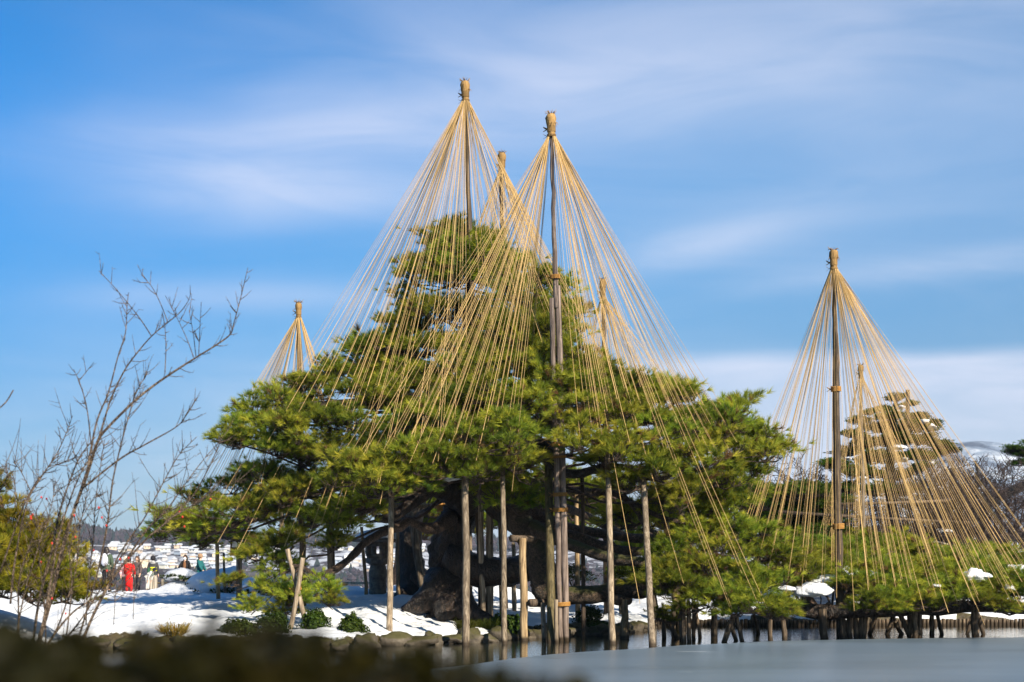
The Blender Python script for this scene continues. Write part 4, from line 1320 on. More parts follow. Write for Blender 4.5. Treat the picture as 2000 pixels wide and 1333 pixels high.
def leaf_cloud(pos, dirn, rg, size=(.05, .025), fold=True):
    """two-triangle leaves at pos facing about dirn"""
    n = len(pos)
    r = rg.normal(size=(n, 3)); a = np.cross(dirn, r); a /= np.linalg.norm(a, axis=1)[:, None]
    b = np.cross(dirn, a); b /= np.linalg.norm(b, axis=1)[:, None]
    L = size[0] * (.7 + .6 * rg.random((n, 1))); w = size[1] * (.7 + .6 * rg.random((n, 1)))
    up = dirn * L * .18
    A = pos - a * L; Bp = pos + a * L; C1 = pos + b * w + up; C2 = pos - b * w + up
    return np.stack([A, C2, C1, Bp, C1, C2], 1).reshape(-1, 3)


def leaf_tint(n, rg, per=6, bias=0.0, cols=(G_DARK, G_MID, G_LITE)):
    k = np.clip(rg.normal(.45 + bias, .25, n), 0, 1)[:, None]
    c = np.where(k < .5, cols[0] + (cols[1] - cols[0]) * k * 2, cols[1] + (cols[2] - cols[1]) * (k - .5) * 2)
    c = np.repeat(c, per, 0)
    return np.concatenate([c, np.ones((len(c), 1))], 1)


def bush(loc, rx, rz, label, seed, n=2600, material=None, leaf=(.035, .02), group=None, fuzz=.20, cat='bush', snow=None, name='clipped_bush'):
    rg = np.random.default_rng(seed)
    v = rg.normal(size=(n, 3)); v /= np.linalg.norm(v, axis=1)[:, None]
    v[:, 2] = np.where(v[:, 2] < -.35, -v[:, 2], v[:, 2])
    lump = 1 + .38 * (vnoise3(v * 2.2 + seed) * 2 - 1) + .22 * (vnoise3(v * 5 + seed) * 2 - 1)
    q = v * (lump * (1 - fuzz + fuzz * 1.6 * rg.random(n) - .25 * (rg.random(n) < .3) * rg.random(n)))[:, None]
    pos = q * np.array([rx, rx, rz]) + np.array([0, 0, rz * .35])
    d = v + .6 * rg.normal(size=(n, 3)); d /= np.linalg.norm(d, axis=1)[:, None]
    V = leaf_cloud(pos, d, rg, leaf)
    w = MB()
    for j in range(14):
        a = rg.random() * 6.28; e = np.array([rx * .7 * math.cos(a), rx * .7 * math.sin(a), rz * (.2 + .8 * rg.random())])
        w.tube([(0, 0, -.3), e * .5 + np.array([0, 0, .02]), e], [.02, .014, .006], 5)
    root = empty(name, loc, label, cat, group)
    me = tri_mesh('leaves', [(V, leaf_tint(n, rg), 0, None)], [material or M_LEAF])
    link('leaves', me, root, (0, 0, 0))
    link('stems', w.mesh('stems', M_TWIG), root, (0, 0, 0))
    if snow:
        b = MB().ball((0, 0, rz * 1.05), (rx * .8, rx * .8, rz * snow), 20, 10, 0, .25, seed)
        link('snow_cap', b.mesh('snow_cap', M_SNOW), root, (0, 0, 0))
    return root


def onbank(px, d, dz=0.0):
    x = (px - 1000) * d / F
    return (x, d, gz(x, d) + dz)


bush(onbank(536, 32.6, -.05), .34, .36, 'round dark clipped bush at the bank behind the crossed props', 1, 3200)
bush(onbank(612, 33.2, -.05), .30, .34, 'glossy dark clipped bush right of the crossed props', 2, 3000)
bush(onbank(690, 33.0, -.05), .29, .30, 'low domed bush at the snow edge left of the slim front post', 3, 2600)
bush(onbank(470, 32.4, -.1), .42, .22, 'flat dark bush at the waterline left of the crossed props', 4, 2600)
bush(onbank(990, 37.4, -.05), .36, .34, 'dark green leafy bush between posts at the pine foot', 5, 2600, leaf=(.05, .026))
bush(onbank(935, 37.9, -.1), .44, .24, 'low mossy green bush below the black trunk', 6, 2800, M_GRASS)
bush(onbank(1080, 38.4, -.1), .40, .26, 'green ground bush behind the bound double pole', 7, 2600, M_GRASS)
bush(onbank(1150, 39.7, -.05), .36, .34, 'round brown-green bush at the bank right of the bound double pole', 8, 2600)
bush(onbank(1165, 39.3, -.1), .4, .18, 'dark low bush at the waterline right of the bound double pole', 9, 1600)
bush(onbank(1260, 41.0, -.1), .36, .22, 'small bright green bush behind the round log end', 10, 1600, M_GRASS)
bush(W(1248, 1128, 44), .85, .34, 'glossy broad-leaved green bush on the snow under the stacked boughs', 11, 3600, leaf=(.07, .035))
bush(W(1120, 1135, 47), .62, .36, 'brown rounded bush on the snow seen through the pale posts', 12, 1800)
bush(W(838, 1140, 49), .4, .2, 'tiny dark shrub on the snow mound right of the side trunk', 13, 900)
bush(W(1330, 1205, 44.6), .3, .16, 'low green plants at the water behind the leaning piles', 14, 900, M_GRASS)


def tussock(loc, n, L, label, seed, material, name='grass_tuft'):
    rg = np.random.default_rng(seed)
    a = rg.random(n) * 6.28; r = .22 * np.sqrt(rg.random(n))
    b = np.stack([r * np.cos(a), r * np.sin(a), np.zeros(n)], 1)
    lean = np.stack([np.cos(a) * .55, np.sin(a) * .55, np.ones(n)], 1) + .2 * rg.normal(size=(n, 3))
    l = L * (.5 + .6 * rg.random((n, 1)))
    m = b + lean * l * .6; t_ = m + (lean * [1.3, 1.3, -.2]) * l * .5
    s = rg.normal(size=(n, 3)) * [1, 1, 0]; s /= np.linalg.norm(s, axis=1)[:, None]; s *= .006
    V = np.stack([b - s, b + s, m + s * .8, b - s, m + s * .8, m - s * .8, m - s * .8, m + s * .8, t_], 1).reshape(-1, 3)
    o = link(name, tri_mesh(name, [(V, leaf_tint(n, rg, 9, .1), 0, None)], [material])); o.location = loc
    return tag(o, label, 'grass tuft')


tussock(onbank(340, 31.8, -.1), 500, .42, 'dry straw-coloured grass tuft hanging over the water edge on the left', 1, M_STRAWG)
tussock(onbank(265, 32.0, 0), 260, .35, 'small dry grass tuft beside the straw tuft on the left bank', 2, M_STRAWG)
tussock(onbank(910, 36.0, .02), 420, .34, 'green grass tuft on the mossy bank below the trunk', 3, M_GRASS)
tussock(onbank(955, 36.6, .02), 420, .36, 'green grass tuft at the water among the middle posts', 4, M_GRASS)

# snow-laden shrubs on the bank
def snow_shrub(px, py, d, w, h, label, seed):
    c = W(px, py, d); c[2] = gz(c[0], c[1]) + .05
    root = bush(tuple(c), w * .9, h * .42, label, seed, 1100, leaf=(.05, .03), name='snowy_shrub')
    b = MB().ball((0, 0, 0), 1.0, 30, 16)
    v = b.v[0]
    v = v * (1 + .26 * (vnoise3(v * 1.8 + seed) * 2 - 1) + .12 * (vnoise3(v * 4 + seed) * 2 - 1))[:, None]
    v[:, 2] = np.where(v[:, 2] < 0, v[:, 2] * (.45 + .5 * vnoise3(v * 2.3 + seed)), v[:, 2])
    v[:, 2] += .16 * v[:, 0]
    b.v[0] = v * np.array([w, w * .9, h * .70]) + np.array([0, 0, h * .40])
    link('snow_cap', b.mesh('snow_cap', M_SNOW), root, (0, 0, 0))


snow_shrub(432, 1150, 47.0, 0.92, 0.72, 'big rounded shrub under a thick snow cap, left of the wooden lantern', 21)
snow_shrub(505, 1150, 46.0, 0.62, 0.50, 'snow-capped shrub right behind the wooden lantern post', 22)
snow_shrub(560, 1150, 45.0, 0.60, 0.46, 'snow-capped shrub behind the pale post on the left', 23)
snow_shrub(352, 1150, 51.0, 0.60, 0.34, 'small snow mound of a buried shrub in front of the fence', 24)

# ------------------------------------------------------------------ stone lantern, wooden lantern, bench
lx = W(738, 1150, 45.0); lz = gz(lx[0], lx[1])
sl = empty('stone_lantern', (lx[0], lx[1], lz), 'old stone lantern with a wide snow-covered roof on the bank', 'lantern')
k_ = 45.0 / F
link('pedestal', MB().lathe((0, 0, 0), [(17.5 * k_, -.2), (17.5 * k_, 0), (17 * k_, 25 * k_), (18 * k_, 42 * k_), (15.5 * k_, 54 * k_), (15 * k_, 56 * k_)], 14).mesh('pedestal', M_STONE), sl, (0, 0, 0))
link('platform', MB().lathe((0, 0, 56 * k_), [(14 * k_, 0), (20 * k_, 3 * k_), (24 * k_, 5 * k_), (24.5 * k_, 13 * k_), (20 * k_, 15 * k_)], 6).mesh('platform', M_STONE, False), sl, (0, 0, 0))
fb = MB()
for a in range(4):   # fire box: four curved posts round the openings, with floor and lintel
    th = a * math.pi / 2 + .5
    P = [(16 * k_ * math.cos(th), 16 * k_ * math.sin(th), 70 * k_), (20.5 * k_ * math.cos(th), 20.5 * k_ * math.sin(th), 80 * k_), (20.5 * k_ * math.cos(th), 20.5 * k_ * math.sin(th), 90 * k_), (16 * k_ * math.cos(th), 16 * k_ * math.sin(th), 99 * k_)]
    fb.tube(curve(P, 9), 6 * k_, 8)
fb.lathe((0, 0, 70 * k_), [(12 * k_, 0), (19 * k_, 3 * k_), (17 * k_, 8 * k_)], 16)
fb.lathe((0, 0, 93 * k_), [(17 * k_, 0), (19 * k_, 3 * k_), (16 * k_, 7 * k_)], 16)
link('fire_box', fb.mesh('fire_box', M_STONE), sl, (0, 0, 0))
link('roof', MB().lathe((0, 0, 100 * k_), [(20 * k_, 0), (50 * k_, 2 * k_), (53 * k_, 4 * k_), (44 * k_, 9 * k_), (26 * k_, 16 * k_), (10 * k_, 22 * k_)], 6).mesh('roof', M_STONE, False), sl, (0, 0, 0))
b = MB().ball((0, 0, 0), 1, 28, 14); v = b.v[0]; v = v * (1 + .12 * (vnoise3(v * 2 + 3) * 2 - 1))[:, None]; v[:, 2] = np.where(v[:, 2] < 0, v[:, 2] * .25, v[:, 2])
b.v[0] = v * np.array([46, 46, 19]) * k_ + np.array([2 * k_, 0, 109 * k_])
link('snow_cap', b.mesh('snow_cap', M_SNOW), sl, (0, 0, 0))

M_ROOFDK = plain('dark_roof', (.035, .037, .045), .6)
M_PAPER = plain('lantern_paper', (.72, .70, .66), .8, .1, .05)
M_FRAME = plain('dark_wood_frame', (.075, .042, .025), .7)
k_ = 41.0 / F
wx = W(467, 1158, 41.0); wz = gz(wx[0], wx[1])
h0 = (HC + (HZ - 1085) * k_) - wz
wl = empty('wooden_lantern', (wx[0], wx[1], wz), 'wooden garden lantern with dark gable roof and white paper windows on a grey post', 'lantern')
link('post', MB().tube([(0, 0, -.2), (0, 0, h0 * .5), (0, 0, h0)], 5.8 * k_, 12).mesh('post', M_POST), wl, (0, 0, 0))
link('shelf', MB().box((0, 0, h0 + 2 * k_), (30 * k_, 30 * k_, 4 * k_)).mesh('shelf', M_FRAME, False), wl, (0, 0, 0))
hb = h0 + 4 * k_
fr = MB()
for sx in (-1, 1):
    for sy in (-1, 1): fr.box((sx * 13 * k_, sy * 13 * k_, hb + 14 * k_), (3 * k_, 3 * k_, 28 * k_))
for z in (hb + 10 * k_, hb + 26.5 * k_):
    for s in (-1, 1):
        fr.box((0, s * 13 * k_, z), (22.9 * k_, 2.4 * k_, 2.4 * k_)); fr.box((s * 13 * k_, 0, z), (2.4 * k_, 22.9 * k_, 2.4 * k_))
fr.box((0, 0, hb + 4.4 * k_), (25 * k_, 25 * k_, 8.6 * k_))
frame = link('frame', fr.mesh('frame', M_FRAME, False), wl, (0, 0, 0))
for s in (-1, 1):
    for xx in (-5.6, 5.6):
        link('paper_pane', MB().box((xx * k_, s * 12.4 * k_, hb + 18 * k_), (10.2 * k_, .8 * k_, 14.2 * k_)).mesh('paper_pane', M_PAPER, False), wl, (0, 0, 0))
    link('muntin', MB().box((0, s * 13 * k_, hb + 18 * k_), (1.4 * k_, 1.6 * k_, 14.4 * k_)).mesh('muntin', M_FRAME, False), wl, (0, 0, 0))
rf = MB()
for s in (-1, 1):
    th = R(24)
    rot = Matrix.Rotation(-s * th, 3, 'X')
    rf.box((0, s * 14 * k_, hb + 35 * k_), (58 * k_, 33 * k_, 3.0 * k_), 0, np.array(rot))
rf.box((0, 0, hb + 42 * k_), (59 * k_, 5 * k_, 3 * k_))
link('roof', rf.mesh('roof', M_ROOFDK, False), wl, (0, 0, 0))

bx = W(690, 1132, 50); bz = gz(bx[0], bx[1])
bench = empty('bench', (bx[0] + .1, 50, bz), 'low plain bench half sunk in snow left of the stone lantern', 'bench')
link('seat', MB().box((0, 0, .36), (.95, .35, .08)).mesh('seat', M_FENCE, False), bench, (0, 0, 0))
for s in (-1, 1): link('leg', MB().box((s * .36, 0, .10), (.1, .28, .44)).mesh('leg', M_FENCE, False), bench, (0, 0, 0))

# side trunk (a second tree behind the black trunk)
st_ = empty('side_tree', onbank(812, 44.0), 'dark second pine trunk rising into the boughs between the lantern and the black trunk', 'tree')
limb([(805, 1170, 44), (806, 1130, 44), (800, 1080, 44), (802, 1030, 44), (815, 980, 44), (820, 920, 44), (830, 860, 44)], [36, 26, 24, 22, 19, 16, 12], st_, M_BARK, 'trunk', 30, 16, .14, 9)
limb([(815, 1120, 43.6), (835, 1140, 43.4), (855, 1160, 43.2)], [18, 16, 12], st_, M_BARK, 'root', 10, 10, .14, 10)
for px, py, r in ((760, 935, .9), (850, 930, 1.0), (810, 880, 1.1), (870, 980, .8), (770, 985, .7)):
    pad(st_, W(px, py, 45.2), r)

for nm_, lab_, ctr_, pads_ in (
        ('garden_pine', 'sunlit yellow-green pine far behind, seen under the right boughs between posts', (1200, 53), ((1050, 985), (1010, 1010), (1110, 960), (1140, 1010), (1180, 975), (1230, 1000), (1270, 960), (1290, 1020), (1340, 990), (1390, 1000), (1420, 960), (1100, 1040), (1330, 1040), (1230, 1045))),
        ('garden_pine', 'sunlit green pine far behind, seen left of the black trunk above the side trunk', (770, 54), ((690, 985), (740, 965), (790, 975), (840, 960), (850, 1010), (770, 1010), (830, 1045), (880, 1030), (640, 1000)))):
    gp = empty(nm_, onbank(*ctr_), lab_, 'tree')
    limb([(ctr_[0], 1150, ctr_[1]), (ctr_[0] + 8, 1060, ctr_[1]), (ctr_[0] - 6, 960, ctr_[1])], [8, 6, 4], gp, M_BARK_BR, 'trunk', 12, 9, .14, 3)
    for px_, py_ in pads_:
        pad(gp, W(px_, py_, ctr_[1] + random.uniform(-1.2, 1.2)), random.uniform(.9, 1.15), (PADS_Y, .85), 12, .9)
# notice box on the right, far bank
nbx = W(1826, 1092, 50.5)
nb = empty('notice_box', (nbx[0], nbx[1], gz(nbx[0], nbx[1])), 'pale wooden box sign with a little gable roof behind the low pine', 'sign')
hz_ = W(0, 1090, 50.5)[2] - gz(nbx[0], nbx[1]); k_ = 50.5 / F
M_PALE = plain('pale_board', (.50, .43, .34), .75)
link('board', MB().box((0, 0, hz_ + 13 * k_), (36 * k_, 10 * k_, 27 * k_)).mesh('board', M_PALE, False), nb, (0, 0, 0))
link('post', MB().tube([(0, 0, -.1), (0, 0, hz_)], 4 * k_, 10).mesh('post', M_POST), nb, (0, 0, 0))
for s in (-1, 1):
    link('roof_board', MB().box((s * 11 * k_, 0, hz_ + 29.5 * k_), (25 * k_, 20 * k_, 2.2 * k_), 0, np.array(Matrix.Rotation(s * R(14), 3, 'Y'))).mesh('roof_board', M_PALE, False), nb, (0, 0, 0))
post((1783, 1045), (1786, 1110), 12, 47, 'grey post with straw tie standing behind the low pine needles', M_POST, 'far posts', bind=((1052, 1.5),))
for i, (x1, y1, x2, y2) in enumerate(((1520, 1000, 1900, 1022), (1640, 985, 1860, 978))):
    A = W(x1, y1, 50 + i); Bq = W(x2, y2, 50.5 + i)
    rail = MB().tube([A, (A + Bq) / 2 + np.array([0, 0, -.02]), Bq], .055, 9).obj('bamboo_rail', M_POST_DK)
    tag(rail, ['long dark horizontal pole propping trees behind the right rope cone', 'upper of two horizontal poles behind the right rope cone'][i], 'pole')

# low fence by the people
fe = empty('fence', onbank(345, 54.5), 'low wooden post-and-rail fence in the snow beside the visitors', 'fence')
fz = gz(*onbank(345, 54.5)[:2])
for px, w, top in ((303, 7.5, 1128), (318, 4, 1132), (336, 4, 1131), (354, 4, 1130), (364, 4.5, 1130), (374, 5, 1132), (384, 7, 1129)):
    p = W(px, top, 54.5); g_ = gz(p[0], p[1])
    MB().box((p[0], 54.5, (p[2] + g_ - .2) / 2), (w * 54.5 / F, .12, p[2] - g_ + .2)).obj('fence_post', M_FENCE, fe, False)
for py in (1139, 1149):
    A = W(303, py, 54.58); Bq = W(388, py, 54.58)
    MB().tube([A, (A + Bq) / 2, Bq], .035, 8).obj('rail', M_FENCE, fe)

# ------------------------------------------------------------------ people
def skin_mesh(name, verts, edges, radii, material, sub=1, root=0):
    me = bpy.data.meshes.new(name)
    me.from_pydata([tuple(v) for v in verts], edges, [])
    o = bpy.data.objects.new('skin_tmp', me); COL.objects.link(o)
    m = o.modifiers.new('s', 'SKIN'); m.use_smooth_shade = True
    for i, r in enumerate(radii):
        sv_ = me.skin_vertices[0].data[i]
        sv_.radius = (r, r) if isinstance(r, (int, float)) else r
        sv_.use_root = (i == root)
    s = o.modifiers.new('u', 'SUBSURF'); s.levels = sub; s.render_levels = sub
    dg = bpy.context.evaluated_depsgraph_get()
    out = bpy.data.meshes.new_from_object(o.evaluated_get(dg))
    out.name = name
    bpy.data.objects.remove(o); bpy.data.meshes.remove(me)
    out.materials.clear(); out.materials.append(material)
    return out


M_SKIN = plain('skin', (.52, .33, .24), .6, .3, .08)
_cl = {}


def cloth(c):
    if c not in _cl: _cl[c] = plain('cloth', c, .85, .15, .2, 30)
    return _cl[c]


HAIR = plain('hair', (.015, .011, .01), .5, .4, .3)
HAIRB = plain('brown_hair', (.07, .035, .02), .5, .4, .3)


def person(px, d, h, face, label, jacket, trousers, hair=HAIR, hat=None, bend=0, arms=((.0, 0), (.0, 0)), coat=None, hood=None, pack=None, mask=False, inner=None, stripe=None, shoes=(.02, .02, .02), turn=0, dz=0.0, bob=False):
    """arms: (elbow forward, wrist raise) per side"""
    x = (px - 1000) * d / F
    z = gz(x, d) + dz
    s = h / 1.68
    root = empty('person', (x, d, z - .02), label, 'person', 'visitors', R(face))
    root.scale = (s, s, s)
    up = lambda p: p if not bend else (p[0], p[1] * math.cos(R(bend)) - (p[2] - .92) * math.sin(R(bend)), .92 + p[1] * math.sin(R(bend)) + (p[2] - .92) * math.cos(R(bend)))
    V = [(0, 0, .92), up((0, 0, 1.08)), up((0, .01, 1.28)), up((0, 0, 1.43)), up((0, -.01, 1.50)), up((0, -.015, 1.58)), up((0, -.005, 1.655)), up((0, -.105, 1.555))]
    E = [(0, 1), (1, 2), (2, 3), (3, 4), (4, 5), (5, 6), (5, 7)]
    Rr = [(.14, .11), (.125, .10), (.15, .11), .062, .062, (.088, .1), .07, .016]
    AR = {}
    for i, sd in enumerate((-1, 1)):
        ef, wr = arms[i]
        sh = up((sd * .17, .0, 1.37)); el_ = up((sd * (.23), .02 - ef * .5, 1.11 + ef * .08)); wrist = up((sd * (.23 - .08 * wr), -.05 - ef * .75 - wr * .12, .88 + wr * .30))
        dv = np.array(wrist) - np.array(el_); dv /= np.linalg.norm(dv)
        palm = np.array(wrist) + dv * .07
        n = len(V)
        V += [sh, el_, wrist, tuple(palm)]; E += [(2, n), (n, n + 1), (n + 1, n + 2), (n + 2, n + 3)]; Rr += [.062, .045, .030, (.036, .022)]
        sx = np.cross(dv, (1, 0, 0)); sx /= np.linalg.norm(sx)
        for f, L in enumerate((.062, .075, .08, .07, .055)):
            q = len(V)
            if f == 0:
                b0 = np.array(wrist) + dv * .03 + sx * .035; b1 = b0 + dv * .03 + sx * .03; par = n + 2
            else:
                b0 = palm + dv * .03 + sx * (.030 - .02 * (f - 1)); b1 = b0 + dv * L * .9 + np.array([-sd * .02, -.01, 0]); par = n + 3
            V += [tuple(b0), tuple(b1)]; E += [(par, q), (q, q + 1)]; Rr += [.010, .008]
        AR[sd] = (sh, el_, wrist)
    LG = {}
    for sd in (-1, 1):
        n = len(V)
        V += [(sd * .09, 0, .84), (sd * .10, -.02, .47), (sd * .10, .02, .09), (sd * .11, -.12, .04)]
        E += [(0, n), (n, n + 1), (n + 1, n + 2), (n + 2, n + 3)]; Rr += [.088, .06, .042, .038]
        LG[sd] = V[n:n + 4]
    put = lambda nm, me, par=root: link(nm, me, par, (0, 0, 0))
    put('body', skin_mesh('body', V, E, Rr, M_SKIN))
    # trousers, shoes
    tv = [(0, 0, .97), (0, 0, .90)]; te = [(0, 1)]; tr_ = [(.145, .115), (.15, .12)]
    for sd in (-1, 1):
        n = len(tv); tv += [LG[sd][0], LG[sd][1], (LG[sd][2][0], LG[sd][2][1], .10)]; te += [(1, n), (n, n + 1), (n + 1, n + 2)]; tr_ += [.105, .078, .068]
        put('shoe', MB().ball((LG[sd][2][0], -.05, .055), (.055, .14, .065), 12, 8).mesh('shoe', cloth(shoes)))
    put('trousers', skin_mesh('trousers', tv, te, tr_, cloth(trousers)))
    # jacket or coat
    lo = .86 if coat is None else coat
    jv = [up((0, 0, 1.0)), up((0, 0, 1.12)), up((0, .01, 1.29)), up((0, 0, 1.42)), (0, 0, .90 if coat is None else .80)]; je = [(0, 1), (1, 2), (2, 3), (0, 4)]
    jr = [(.165, .135), (.165, .135), (.175, .135), (.095, .085), (.17, .145)]
    if coat is not None: jv += [(0, 0, coat)]; je += [(4, 5)]; jr += [(.20, .17)]
    for sd in (-1, 1):
        n = len(jv); sh, el_, wr_ = AR[sd]
        jv += [sh, el_, wr_]; je += [(2, n), (n, n + 1), (n + 1, n + 2)]; jr += [.085, .068, .055]
    jm = put('jacket' if coat is None else 'coat', skin_mesh('jacket', jv, je, jr, cloth(jacket)))
    if inner:
        put('sweater', MB().ball(up((0, -.075, 1.14)), (.10, .105, .27), 14, 10).mesh('sweater', cloth(inner)))
    if stripe:
        for zz in (1.17, 1.05):
            put('stripe', MB().lathe((0, 0, 0), [(.186, zz - .035), (.190, zz), (.186, zz + .035)], 20, 0, 1, .80).mesh('stripe', cloth(stripe)))
    hc = np.array(up((0, -.01, 1.585)))
    # hair: cap over the skull, longer behind
    b = MB().ball((0, 0, 0), (.105, .112, .122), 16, 12); v = b.v[0]
    keep = v.copy(); v[:, 1] = np.where(v[:, 1] < -.03, -.03 + (v[:, 1] + .03) * np.where(v[:, 2] > .04, 1.0, .15), v[:, 1]); b.v[0] = v + hc + np.array([0, .018, .02])
    put('hair', b.mesh('hair', hair))
    if bob:
        put('hair', MB().ball(hc + np.array([0, .045, -.09]), (.125, .085, .19), 14, 10).mesh('hair', hair))
    if hat:
        b = MB().ball((0, 0, 0), (.118, .125, .125), 18, 12, flat_bottom=-.05); b.v[0] = b.v[0] + hc + np.array([0, .01, .05])
        b.lathe(hc + np.array([0, .01, .005]), [(.119, -.02), (.128, -.015), (.128, .03), (.12, .035)], 18)
        put('hat', b.mesh('hat', cloth(hat)))
    if hood:
        put('hood', MB().ball(np.array(up((0, .07, 1.42))), (.13, .09, .085), 14, 10, 0, .2).mesh('hood', cloth(hood)))
    for sd in (-1, 1):
        put('eye', MB().ball(np.array(up((sd * .034, -.088, 1.585))), (.014, .008, .008), 8, 6).mesh('eye', HAIR))
        put('ear', MB().ball(np.array(up((sd * .088, .0, 1.57))), (.012, .022, .032), 8, 6).mesh('ear', M_SKIN))
    put('mouth', MB().ball(np.array(up((0, -.088, 1.515))), (.026, .010, .007), 8, 6).mesh('mouth', cloth((.30, .10, .09))))
    if mask:
        put('face_mask', MB().ball(np.array(up((0, -.075, 1.535))), (.075, .055, .062), 14, 10).mesh('face_mask', cloth((.80, .80, .82))))
    if pack:
        b = MB().ball(up((0, .21, 1.22)), (.145, .10, .235), 14, 10, 0, .1)
        pk = put('backpack', b.mesh('backpack', cloth(pack)))
        for sd in (-1, 1):
            st2 = MB().tube(curve([up((sd * .10, .14, 1.42)), up((sd * .11, -.02, 1.47)), up((sd * .12, -.135, 1.33)), up((sd * .13, -.10, 1.12)), up((sd * .12, .13, 1.05))], 14), .018, 6)
            put('strap', st2.mesh('strap', cloth(pack)))
    return root


person(208, 51.5, 1.62, 175, 'person seen from behind with dark hair, camouflage sleeves and a grey backpack', (.05, .075, .05), (.012, .012, .016), pack=(.42, .44, .50), bob=True)
person(246, 53.5, 1.42, 20, 'person in a cream knit hat and pink jacket behind the red coat', (.62, .36, .40), (.02, .02, .03), hat=(.72, .65, .52))
person(252, 52.3, 1.34, 178, 'person from behind in a long bright red coat and yellow boots', (.55, .012, .012), (.4, .02, .02), coat=.30, shoes=(.65, .42, .03), arms=((.1, .1), (.1, .1)))
person(268, 53.8, 1.36, -30, 'brown-haired person glimpsed behind the right shoulder of the red coat', (.09, .07, .07), (.03, .03, .04), hair=HAIRB, bob=True)
person(288, 53.2, .98, 75, 'child bending forward in a pale grey jacket with a dark green backpack', (.50, .49, .46), (.45, .44, .41), bend=50, pack=(.02, .07, .04), hat=(.02, .02, .03), arms=((.3, 0), (.3, 0)))
person(299, 53.9, 1.36, 185, 'person from behind in a black cap, grey hood and black jacket with yellow bands', (.045, .045, .05), (.34, .30, .25), hat=(.02, .02, .025), hood=(.30, .30, .30), stripe=(.62, .62, .02), bend=0)
person(362, 55.5, 1.36, -12, 'long-haired person in a white face mask, black coat and brown sweater', (.014, .014, .016), (.02, .02, .02), mask=True, bob=True, inner=(.16, .075, .035), arms=((.35, .55), (.0, 0)))
person(391, 55.8, 1.40, 80, 'person in a brown knit hat and teal jacket looking right', (.015, .10, .105), (.03, .03, .04), hat=(.27, .17, .10), hood=(.02, .06, .06), arms=((.2, .2), (.2, .2)))
person(1884, 50.0, 1.72, 70, 'dark-haired person in a black coat standing sideways behind the right ropes', (.014, .016, .028), (.014, .016, .028), arms=((.3, .5), (.3, .6)), coat=.55)
person(1941, 49.5, 1.30, -25, 'person in a cream padded coat looking down behind the low pine', (.62, .53, .45), (.1, .09, .09), arms=((.3, .6), (.3, .6)), hood=(.68, .62, .55))

# ------------------------------------------------------------------ far town and woods
hx = np.zeros(1)


def hill_z(x, y): return float(hill_fn(np.array([float(x)]), np.array([float(y)]))[0][0])


HC_ = [((.62, .50, .36), 'tan'), ((.66, .64, .60), 'white'), ((.42, .40, .40), 'grey'), ((.50, .38, .28), 'brown'), ((.60, .58, .50), 'cream'), ((.30, .36, .44), 'bluish')]
HM = [(plain('house_wall', c, .85, .1, .08, .3), n) for c, n in HC_]
M_ROOFSNOW = plain('roof_snow', (.46, .48, .52), .8, .1, .06, .5)
M_WIN = plain('window_dark', (.03, .035, .045), .3, .5)
hmesh = {}


def house(x, y, w, dp, h, ci, label, group):
    z = hill_z(x, y)
    root = empty('house', (x, y, z), label, 'house', group, random.choice([0, 0, 1.57]) + random.uniform(-.5, .5))
    link('wall', MB().box((0, 0, h / 2 - 1.5), (w, dp, h + 3)).mesh('wall', HM[ci][0], False), root, (0, 0, 0))
    b = MB()
    e = .9; rh = h * random.uniform(.6, .95)
    v = [(-w / 2 - e, -dp / 2 - e, h), (w / 2 + e, -dp / 2 - e, h), (w / 2 + e, dp / 2 + e, h), (-w / 2 - e, dp / 2 + e, h), (-w / 2 - e, 0, h + rh), (w / 2 + e, 0, h + rh)]
    b.add(v, [(0, 1, 5, 4), (2, 3, 4, 5), (1, 2, 5), (3, 0, 4), (3, 2, 1, 0)])
    link('roof', b.mesh('roof', M_ROOFSNOW, False), root, (0, 0, 0))
    for k in (-.25, .25):
        link('window', MB().box((k * w, -dp / 2 - .03, h * .55), (w * .2, .12, h * .3)).mesh('window', M_WIN, False), root, (0, 0, 0))


random.seed(21)
cnt = 0; placed = []
while cnt < 112:
    px = random.choice([random.uniform(140, 440), random.uniform(140, 440), random.uniform(300, 450), random.uniform(640, 830)]) if cnt < 102 else random.uniform(440, 560)
    Y = random.uniform(1470, 1660) if px > 210 else random.uniform(1420, 1560)
    X = (px - 1000) * Y / F
    if any(abs(X - a) < 9 and abs(Y - b_) < 16 for a, b_ in placed): continue
    placed.append((X, Y))
    ci = random.randrange(len(HM)); w = random.uniform(5.5, 9.5)
    house(X, Y, w, random.uniform(6, 9.5), random.uniform(2.2, 3.6), ci, f'{HM[ci][1]}-walled small house under a snowy roof on the far hillside', f'{HM[ci][1]} houses of the far hillside town')
    cnt += 1
house((282 - 1000) * 1500 / F, 1500, 17, 10, 8.5, 0, 'largest tan block with a flat-looking snowy roof, top of the far town', None)

